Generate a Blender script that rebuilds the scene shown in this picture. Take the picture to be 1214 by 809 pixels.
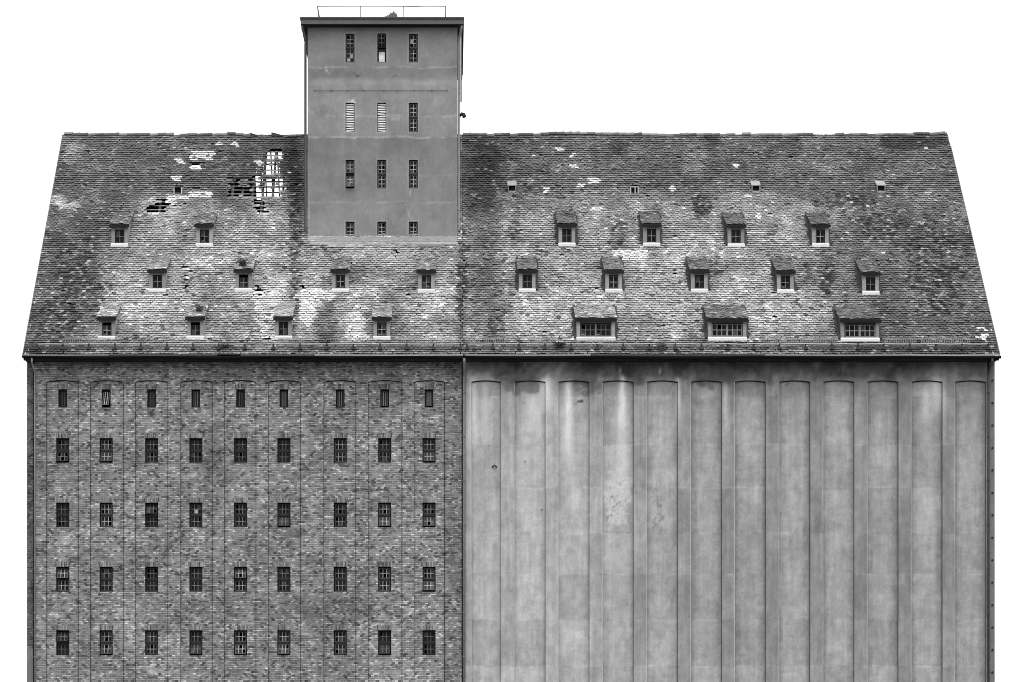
import bpy, math, random
import numpy as np
from mathutils import Vector

random.seed(7)
R = math.radians
scene = bpy.context.scene
for o in list(bpy.data.objects):
    bpy.data.objects.remove(o, do_unlink=True)
col = scene.collection

# ------------------------------------------------------------------ camera, sky, sun, exposure
F, CX, HY = 2746.0, 531.5, 900.0          # survey of the photograph: focal length, vanishing point, horizon (photo pixels)
CAMZ = 1.7
cam = bpy.data.cameras.new('camera')
cam_o = bpy.data.objects.new('camera', cam)
col.objects.link(cam_o)
cam_o.location = (0, 0, CAMZ)
cam_o.rotation_euler = (R(90), 0, 0)
cam.sensor_width = 36
cam.lens = 36 * F / 1214
cam.shift_x = (607 - CX) / 1214
cam.shift_y = (HY - 404.5) / 1214
cam.clip_start, cam.clip_end = 0.5, 5000
scene.camera = cam_o

SUN_EL, SUN_AZ = 60, 10                    # overcast: one very soft sun, high behind the camera, a little to the right
w = bpy.data.worlds.new('World')
scene.world = w
w.use_nodes = True
nt = w.node_tree
nt.nodes.clear()
out = nt.nodes.new('ShaderNodeOutputWorld')
bg = nt.nodes.new('ShaderNodeBackground')
sky = nt.nodes.new('ShaderNodeTexSky')
sky.sky_type = 'NISHITA'
sky.sun_disc = False
sky.sun_elevation = R(SUN_EL)
sky.sun_rotation = R(180 - SUN_AZ)
bw = nt.nodes.new('ShaderNodeRGBToBW')
nt.links.new(sky.outputs[0], bw.inputs[0])
tc = nt.nodes.new('ShaderNodeTexCoord')
sp = nt.nodes.new('ShaderNodeSeparateXYZ')
nt.links.new(tc.outputs['Generated'], sp.inputs[0])
mz = nt.nodes.new('ShaderNodeMath'); mz.operation = 'MULTIPLY_ADD'; mz.use_clamp = False
nt.links.new(sp.outputs['Z'], mz.inputs[0]); mz.inputs[1].default_value = 16.0; mz.inputs[2].default_value = 7.5
mn = nt.nodes.new('ShaderNodeMath'); mn.operation = 'MAXIMUM'
nt.links.new(mz.outputs[0], mn.inputs[0]); mn.inputs[1].default_value = 7.5
ma = nt.nodes.new('ShaderNodeMath'); ma.operation = 'MULTIPLY_ADD'
nt.links.new(bw.outputs[0], ma.inputs[0]); ma.inputs[1].default_value = 0.4
nt.links.new(mn.outputs[0], ma.inputs[2])
nt.links.new(ma.outputs[0], bg.inputs['Color'])
bg.inputs['Strength'].default_value = 0.1
nt.links.new(bg.outputs[0], out.inputs[0])

sl = bpy.data.lights.new('sun', 'SUN')
sl.energy = 1.5
sl.angle = R(32)
sl.color = (1, 1, 1)                       # black and white photograph: neutral
sun = bpy.data.objects.new('sun', sl)
col.objects.link(sun)
sun.rotation_euler = (R(90 - SUN_EL), 0, R(SUN_AZ))
sun.location = (20, 20, 80)

vs = scene.view_settings
vs.view_transform = 'Standard'
vs.look = 'None'
vs.gamma = 1
vs.exposure = 0.15
vs.use_curve_mapping = False
scene.cycles.filter_width = 1.0

# ------------------------------------------------------------------ survey of the building
YW = 96.75                                  # street front of both walls
YE = 96.0                                   # eaves line
ZE = CAMZ + (HY - 421) / F * YE
YR = 96.0 * 1.1034                          # ridge
ZR = CAMZ + (HY - 161) / F * YR
M = (ZR - ZE) / (YR - YE)                   # roof slope
LS = math.hypot(ZR - ZE, YR - YE)
XL, XR = -17.62, 22.84
XS = 0.62                                   # seam between warehouse and silo
Vs = Vector((0, YR - YE, ZR - ZE)).normalized()
Ns = Vector((0, -Vs.z, Vs.y))

def wx(px, Y=YW): return (px - CX) / F * Y
def wz(py, Y=YW): return CAMZ + (HY - py) / F * Y
def roof_t(py):                             # horizontal run behind the eaves of a roof point
    k = (HY - py) / F
    return (k * YE + CAMZ - ZE) / (M - k)
def to_px(X, Y, Z): return CX + F * X / Y, HY - F * (Z - CAMZ) / Y

# ------------------------------------------------------------------ noise on numpy arrays
def h2(ix, iy, seed):
    n = (ix.astype(np.int64) * 374761393 + iy.astype(np.int64) * 668265263 + seed * 974634777) & 0x7fffffff
    n = ((n ^ (n >> 13)) * 1274126177) & 0x7fffffff
    n = (n ^ (n >> 16)) & 0xffff
    return n / 65535.0
def vn(x, y, seed=0):
    x = np.asarray(x, float); y = np.asarray(y, float)
    ix, iy = np.floor(x), np.floor(y)
    fx, fy = x - ix, y - iy
    fx = fx * fx * (3 - 2 * fx); fy = fy * fy * (3 - 2 * fy)
    a = h2(ix, iy, seed); b = h2(ix + 1, iy, seed); c = h2(ix, iy + 1, seed); d = h2(ix + 1, iy + 1, seed)
    return (a * (1 - fx) + b * fx) * (1 - fy) + (c * (1 - fx) + d * fx) * fy
def fbm(x, y, seed=0, o=4):
    s = 0; a = 0.5; t = 0
    for k in range(o):
        s = s + a * vn(np.asarray(x) * 2 ** k, np.asarray(y) * 2 ** k, seed + k * 17); t += a; a *= 0.55
    return s / t
def sst(e0, e1, x):
    t = np.clip((x - e0) / (e1 - e0), 0, 1)
    return t * t * (3 - 2 * t)
def blob(x, y, cx, cy, rx, ry, soft=0.5, seed=0, rag=0.5, sc=0.12):
    # ragged patch: 1 inside, 0 outside
    d = np.sqrt(((x - cx) / rx) ** 2 + ((y - cy) / ry) ** 2) + rag * (fbm(x * sc, y * sc, 400 + seed) - 0.5) * 2
    return 1 - sst(1 - soft, 1 + soft * 0.3, d)

# ------------------------------------------------------------------ materials (all neutral grey; 'tone' is the reflectance of each piece)
def new_mat(name):
    m = bpy.data.materials.new(name); m.use_nodes = True
    n = m.node_tree; n.nodes.clear()
    o = n.nodes.new('ShaderNodeOutputMaterial'); b = n.nodes.new('ShaderNodeBsdfPrincipled')
    n.links.new(b.outputs[0], o.inputs[0])
    return m, n, b
def math_node(n, op, a, b=None, c=None):
    k = n.nodes.new('ShaderNodeMath'); k.operation = op
    for i, v in enumerate((a, b, c)):
        if v is None: continue
        if isinstance(v, (int, float)): k.inputs[i].default_value = v
        else: n.links.new(v, k.inputs[i])
    return k.outputs[0]
def tone_mat(name, rough=0.85, spec=0.25, layers=(), bump=0.0, bump_scale=20, metallic=0):
    # layers: (scale xyz, detail, amount)
    m, n, b = new_mat(name)
    at = n.nodes.new('ShaderNodeAttribute'); at.attribute_name = 'tone'
    v = at.outputs['Fac']
    geo = n.nodes.new('ShaderNodeNewGeometry')
    for (sc, det, amt) in layers:
        mp = n.nodes.new('ShaderNodeMapping'); mp.inputs['Scale'].default_value = sc
        n.links.new(geo.outputs['Position'], mp.inputs[0])
        no = n.nodes.new('ShaderNodeTexNoise'); no.inputs['Scale'].default_value = 1; no.inputs['Detail'].default_value = det
        no.inputs['Roughness'].default_value = 0.65
        n.links.new(mp.outputs[0], no.inputs['Vector'])
        f = math_node(n, 'MULTIPLY_ADD', no.outputs['Fac'], 2 * amt, 1 - amt)
        v = math_node(n, 'MULTIPLY', v, f)
    n.links.new(v, b.inputs['Base Color'])
    b.inputs['Roughness'].default_value = rough
    b.inputs['Specular IOR Level'].default_value = spec
    b.inputs['Metallic'].default_value = metallic
    if bump:
        no = n.nodes.new('ShaderNodeTexNoise'); no.inputs['Scale'].default_value = bump_scale; no.inputs['Detail'].default_value = 4
        n.links.new(geo.outputs['Position'], no.inputs['Vector'])
        bp = n.nodes.new('ShaderNodeBump'); bp.inputs['Strength'].default_value = bump; bp.inputs['Distance'].default_value = 0.02
        n.links.new(no.outputs['Fac'], bp.inputs['Height']); n.links.new(bp.outputs[0], b.inputs['Normal'])
    return m
def brick_mat(name):
    m, n, b = new_mat(name)
    at = n.nodes.new('ShaderNodeAttribute'); at.attribute_name = 'tone'
    geo = n.nodes.new('ShaderNodeNewGeometry')
    s = n.nodes.new('ShaderNodeSeparateXYZ'); n.links.new(geo.outputs['Position'], s.inputs[0])
    along = math_node(n, 'ADD', s.outputs['X'], s.outputs['Y'])
    v = math_node(n, 'DIVIDE', s.outputs['Z'], 0.0755)
    row = math_node(n, 'FLOOR', v)
    fv = math_node(n, 'FRACT', v)
    half = math_node(n, 'FRACT', math_node(n, 'MULTIPLY', row, 0.5))
    u = math_node(n, 'ADD', math_node(n, 'DIVIDE', along, 0.132), half)
    cu = math_node(n, 'FLOOR', u)
    fu = math_node(n, 'FRACT', u)
    cv = n.nodes.new('ShaderNodeCombineXYZ'); n.links.new(cu, cv.inputs[0]); n.links.new(row, cv.inputs[1])
    wn = n.nodes.new('ShaderNodeTexWhiteNoise'); wn.noise_dimensions = '2D'; n.links.new(cv.outputs[0], wn.inputs['Vector'])
    rnd = wn.outputs['Value']
    # each brick: mostly mid tones, a few burnt dark, a few pale
    ramp = n.nodes.new('ShaderNodeValToRGB')
    e = ramp.color_ramp.elements
    e[0].position = 0.0; e[0].color = (0.25,) * 3 + (1,)
    e[1].position = 1.0; e[1].color = (2.1,) * 3 + (1,)
    for p, c in ((0.12, 0.55), (0.25, 0.85), (0.75, 1.05), (0.9, 1.45)):
        q = e.new(p); q.color = (c, c, c, 1)
    n.links.new(rnd, ramp.inputs[0])
    val = math_node(n, 'MULTIPLY', at.outputs['Fac'], ramp.outputs[0])
    for sc, det, amt in (((0.8, 0.8, 2.6), 6, 0.6), ((3.6, 3.6, 10.0), 4, 0.5), ((26, 26, 34), 4, 0.8)):
        mp = n.nodes.new('ShaderNodeMapping'); mp.inputs['Scale'].default_value = sc
        n.links.new(geo.outputs['Position'], mp.inputs[0])
        no = n.nodes.new('ShaderNodeTexNoise'); no.inputs['Scale'].default_value = 1; no.inputs['Detail'].default_value = det
        no.inputs['Roughness'].default_value = 0.7
        n.links.new(mp.outputs[0], no.inputs['Vector'])
        val = math_node(n, 'MULTIPLY', val, math_node(n, 'MULTIPLY_ADD', no.outputs['Fac'], 2 * amt, 1 - amt))
    # joints: dirty mortar, dark beds with pale spots
    e1 = math_node(n, 'LESS_THAN', fv, 0.2)
    e2 = math_node(n, 'LESS_THAN', fu, 0.055)
    j = math_node(n, 'MAXIMUM', e1, e2)
    mn_ = n.nodes.new('ShaderNodeTexNoise'); mn_.inputs['Scale'].default_value = 2.3; mn_.inputs['Detail'].default_value = 5
    n.links.new(geo.outputs['Position'], mn_.inputs['Vector'])
    mort = math_node(n, 'MULTIPLY_ADD', sst_node(n, mn_.outputs['Fac'], 0.42, 0.66), 0.20, 0.03)
    mix = n.nodes.new('ShaderNodeMix'); mix.data_type = 'FLOAT'
    n.links.new(j, mix.inputs[0]); n.links.new(val, mix.inputs[2]); n.links.new(mort, mix.inputs[3])
    n.links.new(mix.outputs[0], b.inputs['Base Color'])
    b.inputs['Roughness'].default_value = 0.9; b.inputs['Specular IOR Level'].default_value = 0.15
    bp = n.nodes.new('ShaderNodeBump'); bp.inputs['Strength'].default_value = 0.7; bp.inputs['Distance'].default_value = 0.012
    hgt = math_node(n, 'SUBTRACT', math_node(n, 'MULTIPLY', rnd, 0.5), j)
    n.links.new(hgt, bp.inputs['Height']); n.links.new(bp.outputs[0], b.inputs['Normal'])
    return m
def sst_node(n, v, a, b_):
    k = n.nodes.new('ShaderNodeMapRange'); k.interpolation_type = 'SMOOTHSTEP'
    n.links.new(v, k.inputs[0]); k.inputs[1].default_value = a; k.inputs[2].default_value = b_
    return k.outputs[0]

MT = {
    'tile': tone_mat('roof_tile', 0.9, 0.15, (((14, 14, 14), 4, 0.55), ((45, 45, 45), 3, 0.3))),
    'concrete': tone_mat('concrete', 0.9, 0.15, (((2.4, 2.4, 1.2), 7, 0.34), ((9, 9, 3.0), 5, 0.14), ((16, 16, 13), 6, 0.3), ((45, 45, 45), 4, 0.2)), 0.25, 14),
    'plaster': tone_mat('plaster', 0.9, 0.15, (((1.3, 1.3, 1.6), 7, 0.28), ((8, 8, 5), 5, 0.2), ((22, 22, 22), 4, 0.14), ((60, 60, 60), 4, 0.22)), 0.3, 22),
    'brick': brick_mat('brick'),
    'brick_plain': tone_mat('arch_brick', 0.9, 0.15, (((12, 12, 12), 4, 0.5),)),
    'paint': tone_mat('weathered_paint', 0.8, 0.08, (((9, 9, 9), 4, 0.3),)),
    'wood': tone_mat('weathered_wood', 0.85, 0.2, (((3, 3, 14), 5, 0.4), ((25, 25, 6), 3, 0.3))),
    'zinc': tone_mat('zinc_sheet', 0.7, 0.1, (((3, 6, 6), 5, 0.35),)),
    'iron': tone_mat('rusty_iron', 0.8, 0.2, (((12, 12, 12), 4, 0.4),)),
    'leaf': tone_mat('leaf', 0.7, 0.2, (((20, 20, 20), 2, 0.4),)),
    'ground': tone_mat('yard_ground', 0.95, 0.1, (((0.3, 0.3, 0.3), 6, 0.4), ((6, 6, 6), 4, 0.3))),
}
def glass_mat():
    m, n, b = new_mat('old_glass')
    at = n.nodes.new('ShaderNodeAttribute'); at.attribute_name = 'tone'
    geo = n.nodes.new('ShaderNodeNewGeometry')
    no = n.nodes.new('ShaderNodeTexNoise'); no.inputs['Scale'].default_value = 5; no.inputs['Detail'].default_value = 4
    n.links.new(geo.outputs['Position'], no.inputs['Vector'])
    v = math_node(n, 'MULTIPLY', at.outputs['Fac'], math_node(n, 'MULTIPLY_ADD', no.outputs['Fac'], 1.2, 0.4))
    n.links.new(v, b.inputs['Base Color'])
    n.links.new(math_node(n, 'MULTIPLY_ADD', no.outputs['Fac'], 0.3, 0.08), b.inputs['Roughness'])
    b.inputs['Specular IOR Level'].default_value = 0.06
    return m
MT['glass'] = glass_mat()

# ------------------------------------------------------------------ mesh building
class MB:
    def __init__(s): s.v = []; s.f = []; s.t = []; s.m = []
    def add(s, verts, faces, tone=0.3, mat=0):
        b = len(s.v)
        s.v += [tuple(p) for p in verts]
        s.t += list(tone) if hasattr(tone, '__len__') else [tone] * len(verts)
        for f in faces: s.f.append([i + b for i in f]); s.m.append(mat)
    def box(s, x0, x1, y0, y1, z0, z1, tone=0.3, mat=0):
        s.add([(x0, y0, z0), (x1, y0, z0), (x1, y1, z0), (x0, y1, z0), (x0, y0, z1), (x1, y0, z1), (x1, y1, z1), (x0, y1, z1)],
              [(0, 3, 2, 1), (4, 5, 6, 7), (0, 1, 5, 4), (1, 2, 6, 5), (2, 3, 7, 6), (3, 0, 4, 7)], tone, mat)
    def obox(s, o, U, V, N, u, v, n, tone=0.3, mat=0):   # box in a frame
        P = [o + U * a + V * b_ + N * c for c in n for b_ in v for a in u]
        s.add(P, [(0, 2, 3, 1), (4, 5, 7, 6), (0, 1, 5, 4), (2, 6, 7, 3), (0, 4, 6, 2), (1, 3, 7, 5)], tone, mat)
    def tube(s, pts, r, n=8, tone=0.3, mat=0):
        pts = [Vector(p) for p in pts]; rings = []
        for i, p in enumerate(pts):
            d = (pts[min(i + 1, len(pts) - 1)] - pts[max(i - 1, 0)]).normalized()
            a = d.cross(Vector((0, 0, 1)))
            if a.length < 0.05: a = d.cross(Vector((1, 0, 0)))
            a.normalize(); b_ = d.cross(a)
            rr = r[i] if hasattr(r, '__len__') else r
            rings.append([p + (a * math.cos(6.2832 * k / n) + b_ * math.sin(6.2832 * k / n)) * rr for k in range(n)])
        V = [q for ring in rings for q in ring]; Fs = []
        for i in range(len(pts) - 1):
            for k in range(n):
                Fs.append((i * n + k, i * n + (k + 1) % n, (i + 1) * n + (k + 1) % n, (i + 1) * n + k))
        Fs.append(tuple(range(n))[::-1]); Fs.append(tuple((len(pts) - 1) * n + k for k in range(n)))
        s.add(V, Fs, tone, mat)
    def build(s, name, mats, parent=None, smooth=False):
        me = bpy.data.meshes.new(name)
        me.from_pydata(s.v, [], s.f)
        a = me.attributes.new('tone', 'FLOAT', 'POINT'); a.data.foreach_set('value', np.asarray(s.t, np.float32))
        for m in (mats if isinstance(mats, (list, tuple)) else [mats]): me.materials.append(MT[m])
        me.polygons.foreach_set('material_index', s.m)
        if smooth: me.polygons.foreach_set('use_smooth', [True] * len(s.f))
        me.update()
        o = bpy.data.objects.new(name, me); col.objects.link(o)
        if parent: put_under(o, parent)
        return o
ORIGIN = {}
def put_under(o, parent):
    o.parent = parent
    off = Vector((0, 0, 0)); p = parent
    while p: off += p.location; p = p.parent
    o.location = -off if parent.type == 'EMPTY' else Vector((0, 0, 0))
def thing(name, label, cat, loc, group=None):
    o = bpy.data.objects.new(name, None); o.empty_display_size = 0.5
    col.objects.link(o); o.location = loc
    o['label'] = label; o['category'] = cat
    if group: o['group'] = group
    return o

def grid_wall(mb, x0, x1, z0, z1, y, holes, reveal, tonefn, step=0.07, zfine=None, mat=0, rev_tone=0.1):
    """upright sheet with rectangular openings and their reveals; fine enough to carry stains"""
    zf = z0 if zfine is None else max(z0, zfine)
    xs = set(np.round(np.linspace(x0, x1, max(2, int((x1 - x0) / step) + 1)), 4).tolist())
    zs = set(np.round(np.linspace(zf, z1, max(2, int((z1 - zf) / step) + 1)), 4).tolist())
    if zf > z0: zs.add(round(z0, 4))
    holes = [tuple(round(a, 4) for a in h) for h in holes]
    for h in holes: xs |= {h[0], h[1]}; zs |= {h[2], h[3]}
    def clean(S):
        S = sorted(S); hard = {a for h in holes for a in h} | {S[0], S[-1]}; r = [S[0]]
        for a in S[1:]:
            if a - r[-1] < 0.012:
                if a in hard and r[-1] not in hard: r[-1] = a
                elif a in hard: r.append(a)
                continue
            r.append(a)
        return r
    xs, zs = clean(xs), clean(zs)
    X, Z = np.meshgrid(xs, zs)
    T = tonefn(X, Z)
    nx = len(xs)
    V = np.stack([X.ravel(), np.full(X.size, y), Z.ravel()], 1).tolist()
    fs = []
    for j in range(len(zs) - 1):
        zc = (zs[j] + zs[j + 1]) / 2
        hs = [h for h in holes if h[2] < zc < h[3]]
        for i in range(nx - 1):
            xc = (xs[i] + xs[i + 1]) / 2
            if any(h[0] < xc < h[1] for h in hs): continue
            a = j * nx + i
            fs.append((a, a + 1, a + nx + 1, a + nx))
    mb.add(V, fs, T.ravel().tolist(), mat)
    for h in holes:
        p = [(h[0], h[2]), (h[1], h[2]), (h[1], h[3]), (h[0], h[3])]
        for k in range(4):
            a, b_ = p[k], p[(k + 1) % 4]
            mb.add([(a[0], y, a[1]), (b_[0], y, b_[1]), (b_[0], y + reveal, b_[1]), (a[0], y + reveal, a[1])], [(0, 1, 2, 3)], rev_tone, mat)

# tiles laid in courses on any slope
def tile_field(name, o, U, V, N, width, length, parent, tonefn, skip=None, tw=0.175, ex=0.1443, seed=1, sag=0.0, low=0.082, th=0.022, slip=0.04):
    rng = np.random.default_rng(seed)
    nc = int(round(length / ex)); nr = int(width / tw) + 2
    J, I = np.meshgrid(np.arange(nc), np.arange(nr), indexing='ij')
    J = J.ravel(); I = I.ravel()
    xc = (I + 0.5 * (J % 2)) * tw
    xc = xc + rng.normal(0, .009, len(xc)) + .03 * (h2(J, J * 0, seed) - .5)
    k = (xc > -tw * 0.2) & (xc < width + tw * 0.2)
    J, xc = J[k], xc[k]
    half = (xc < tw * .35) | (xc > width - tw * .35)          # half tiles close the verges
    xc = np.clip(xc, tw * .27, width - tw * .27)
    s = J * ex
    if skip is not None:
        k = ~skip(xc, s, J, rng); J, xc, s, half = J[k], xc[k], s[k], half[k]
    n = len(J)
    tone = tonefn(xc, s, J, rng)
    wid = tw * rng.uniform(0.93, 0.985, n) / 2 * np.where(half, .56, 1)
    ln = np.minimum(0.28, length + 0.06 - s)
    pu = np.array([-1, -.62, 0, .62, 1, 1, -1.])
    pv = np.array([.026, .007, 0, .007, .026, 1, 1])
    du = pu[None] * wid[:, None]
    dv = np.where(np.arange(7)[None] < 5, pv[None], ln[:, None])
    ang = rng.normal(0, 0.005, n)
    sl_ = rng.random(n) < slip
    ang = np.where(sl_, rng.normal(0, 0.05, n), ang)
    off = rng.normal(0, 0.005, n) - np.where(sl_, rng.uniform(0, 0.035, n), 0)
    ca, sa = np.cos(ang)[:, None], np.sin(ang)[:, None]
    ru = du * ca - (dv - 0.3) * sa; rv = du * sa + (dv - 0.3) * ca + 0.3
    h0 = low + rng.normal(0, 0.008, n) + np.where(sl_, rng.uniform(0, .015, n), 0)
    top = h0[:, None] * (1 - dv / 0.28) + rng.normal(0, 0.004, n)[:, None] * pu[None]
    if sag: top = top + (sag * (fbm(xc * 0.35, s * 0.45, 5) - 0.5) + sag * 0.5 * (vn(xc * 1.2, s * 1.1, 9) - 0.5))[:, None]
    ru = ru + xc[:, None]; rv = rv + (s + off)[:, None]
    def pos(a, b_, c): return (np.array(o)[None, None] + a[..., None] * np.array(U) + b_[..., None] * np.array(V) + c[..., None] * np.array(N))
    PT = pos(ru, rv, top)
    PB = pos(ru[:, :5], rv[:, :5], top[:, :5] - th)
    P = np.concatenate([PT, PT[:, :5], PB], 1).reshape(-1, 3)
    base = (np.arange(n) * 17)[:, None]
    edge_shade = np.array([1.] * 7 + [.7] * 10)         # lower edges of the clay, darkened to paint in shade between courses
    poly7 = (base + np.arange(7)[None])
    quads = np.concatenate([base + np.array([[12 + k, 13 + k, 8 + k, 7 + k]]) for k in range(4)], 0)
    me = bpy.data.meshes.new(name)
    me.vertices.add(len(P)); me.vertices.foreach_set('co', P.astype(np.float32).ravel())
    loops = np.concatenate([poly7.ravel(), quads.ravel()]).astype(np.int32)
    me.loops.add(len(loops)); me.loops.foreach_set('vertex_index', loops)
    starts = np.concatenate([np.arange(n) * 7, n * 7 + np.arange(4 * n) * 4]).astype(np.int32)
    tot = np.concatenate([np.full(n, 7), np.full(4 * n, 4)]).astype(np.int32)
    me.polygons.add(len(starts)); me.polygons.foreach_set('loop_start', starts); me.polygons.foreach_set('loop_total', tot)
    me.update(calc_edges=True)
    a = me.attributes.new('tone', 'FLOAT', 'POINT'); a.data.foreach_set('value', (tone[:, None] * edge_shade[None]).ravel().astype(np.float32))
    me.materials.append(MT['tile'])
    ob = bpy.data.objects.new(name, me); col.objects.link(ob)
    if parent: put_under(ob, parent)
    return ob

# ------------------------------------------------------------------ ground
g = MB()
g.add([(-1500, -1500, 0), (1500, -1500, 0), (1500, 1500, 0), (-1500, 1500, 0)], [(0, 1, 2, 3)], 0.09)
go = g.build('ground', 'ground'); go['kind'] = 'structure'

# ------------------------------------------------------------------ the three buildings
ware = thing('brick_warehouse', 'old brick warehouse with rows of small barred windows under a patched tile roof', 'warehouse', (wx(290), YW, 0))
silo = thing('concrete_silo', 'windowless grey concrete grain silo with tall arched recesses under a tile roof', 'silo', (wx(860), YW, 0))
TT = roof_t(282.5); YT = YE + TT
tower = thing('elevator_tower', 'square rendered tower with a flat railed top rising through the tile roof', 'tower', (wx(453, YT), YT, ZE + M * TT))

# --- openings
BAYS = [(54.9, 93.2), (106.8, 146.8), (160.4, 199.3), (213.9, 252), (265.7, 303.8), (317.8, 356.8), (383.5, 422.3), (436.4, 476.9), (490.8, 527.5)]
WCX = [74, 125.6, 179.5, 232, 285, 336.4, 403.3, 456, 508.6]
ROWS = [(461.5, 483, 5.2), (519.3, 548.6, 7.8), (595.8, 625.2, 7.8), (672, 701.6, 7.8), (747.2, 777, 7.8)]

def make_window(parent, x0, x1, z0, z1, y, sashes, cols, rows, rng, bar=0.026, bar_tone=None, frame=0.045, pale=(), tilt=None, board=None, split=None):
    """timber frame, sashes with glazing bars, and the panes behind them"""
    fm = MB(); pm = MB()
    bt = bar_tone if bar_tone is not None else rng.choice([0.12, 0.16, 0.2, 0.26, 0.34])
    d = 0.05
    ft = 0.01
    fm.box(x0, x0 + frame, y, y + d, z0, z1, ft); fm.box(x1 - frame, x1, y, y + d, z0, z1, ft)
    fm.box(x0 + frame, x1 - frame, y, y + d, z0, z0 + frame, ft * 1.5); fm.box(x0 + frame, x1 - frame, y, y + d, z1 - frame, z1, ft)
    edges = [z0 + frame]
    for k in range(1, sashes):
        zz = z0 + (z1 - z0) * (k / sashes if split is None else split)
        fm.box(x0 + frame, x1 - frame, y - 0.006, y + d, zz - 0.04, zz + 0.04, 0.025)
        edges += [zz - 0.04, zz + 0.04]
    edges.append(z1 - frame)
    for k in range(sashes):
        a, b_ = edges[2 * k], edges[2 * k + 1]
        u0, u1 = x0 + frame, x1 - frame
        tl = (tilt[k] if tilt else 0)
        zc = (a + b_) / 2
        if board is not None and k == board:
            pm.add([(u0 + .02, y + .04, a), (u1 - .02, y + .04, a), (u1 - .02, y + .04, b_ - .01), (u0 + .02, y + .04, b_ - .01)], [(0, 1, 2, 3)], 0.6)
            continue
        def sh(vs): return [(p[0], p[1] - abs(tl) * 0.5 * (b_ - a) + tl * (p[2] - zc), zc + (p[2] - zc) * math.cos(math.atan(tl))) for p in vs]
        def bx(xa, xb, za, zb, t, yy=0.012):
            q = MB(); q.box(xa, xb, y + yy, y + yy + 0.025, za, zb, t); fm.add(sh(q.v), q.f, t)
        sb = 0.038
        st = bt * 0.22
        bx(u0, u0 + sb, a, b_, st); bx(u1 - sb, u1, a, b_, st)
        bx(u0 + sb, u1 - sb, a, a + sb, st * 1.1); bx(u0 + sb, u1 - sb, b_ - sb, b_, st * 0.8)
        for c in range(1, cols):
            xx = u0 + (u1 - u0) * c / cols
            bx(xx - bar / 2, xx + bar / 2, a + sb, b_ - sb, bt, 0.010)
        for r in range(1, rows):
            zz = a + (b_ - a) * r / rows
            for c in range(cols):
                xa = u0 + (u1 - u0) * c / cols + bar / 2; xb = u0 + (u1 - u0) * (c + 1) / cols - bar / 2
                if c == 0: xa = u0 + sb
                if c == cols - 1: xb = u1 - sb
                bx(xa, xb, zz - bar / 2, zz + bar / 2, bt, 0.011)
        for c in range(cols):
            for r in range(rows):
                xa = u0 + (u1 - u0) * c / cols; xb = u0 + (u1 - u0) * (c + 1) / cols
                za = a + (b_ - a) * r / rows; zb = a + (b_ - a) * (r + 1) / rows
                q = rng.random()
                if (k, c, r) in pale: t = 0.3
                elif q < 0.10: continue
                elif q < 0.20: t = 0.045
                else: t = rng.uniform(0.003, 0.014)
                j = [rng.uniform(-.006, .006) for _ in range(3)]
                pts = sh([(xa, y + .026, za), (xb, y + .026, za), (xb, y + .026, zb), (xa, y + .026, zb)])
                pts = [(p[0], p[1] + j[i % 3], p[2]) for i, p in enumerate(pts)]
                pm.add(pts, [(0, 1, 2, 3)], t)
    fo = fm.build('window', 'paint', parent)
    if pm.v: pm.build('pane', 'glass', fo)
    return fo

# --- brick front
rngw = random.Random(3)
ZB = -0.2
Z_TOP = ZE + 0.30
REC = 0.065
def tone_brick(X, Z):
    px, py = CX + X * F / YW, HY - (Z - CAMZ) * F / YW
    t = 0.23 + 0.16 * (fbm(px * 0.020, py * 0.022, 31) - 0.5) + 0.14 * (fbm(px * 0.06, py * 0.16, 37) - 0.5)
    t = t * (1 - 0.25 * blob(px, py, 252, 560, 22, 120, 0.6, 1))
    t = t * (1 - 0.25 * blob(px, py, 50, 560, 9, 70, 0.6, 2))
    t = t * (1 + 0.18 * blob(px, py, 300, 470, 190, 26, 0.6, 3))
    t = t * (1 - 0.22 * (px > 527.5))
    t = t * (1 + 0.3 * blob(px, py, 80, 645, 16, 12, 0.6, 5)) * (1 + 0.3 * blob(px, py, 152, 632, 10, 12, 0.6, 6)) * (1 - 0.25 * blob(px, py, 330, 720, 120, 20, .6, 7))
    return np.clip(t, 0.06, 0.5)
BX0 = wx(40.3); BX1 = wx(547.3)
zf = wz(830)
bw_ = MB()
ZSP, ZAR = wz(452.8), wz(451)
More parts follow.
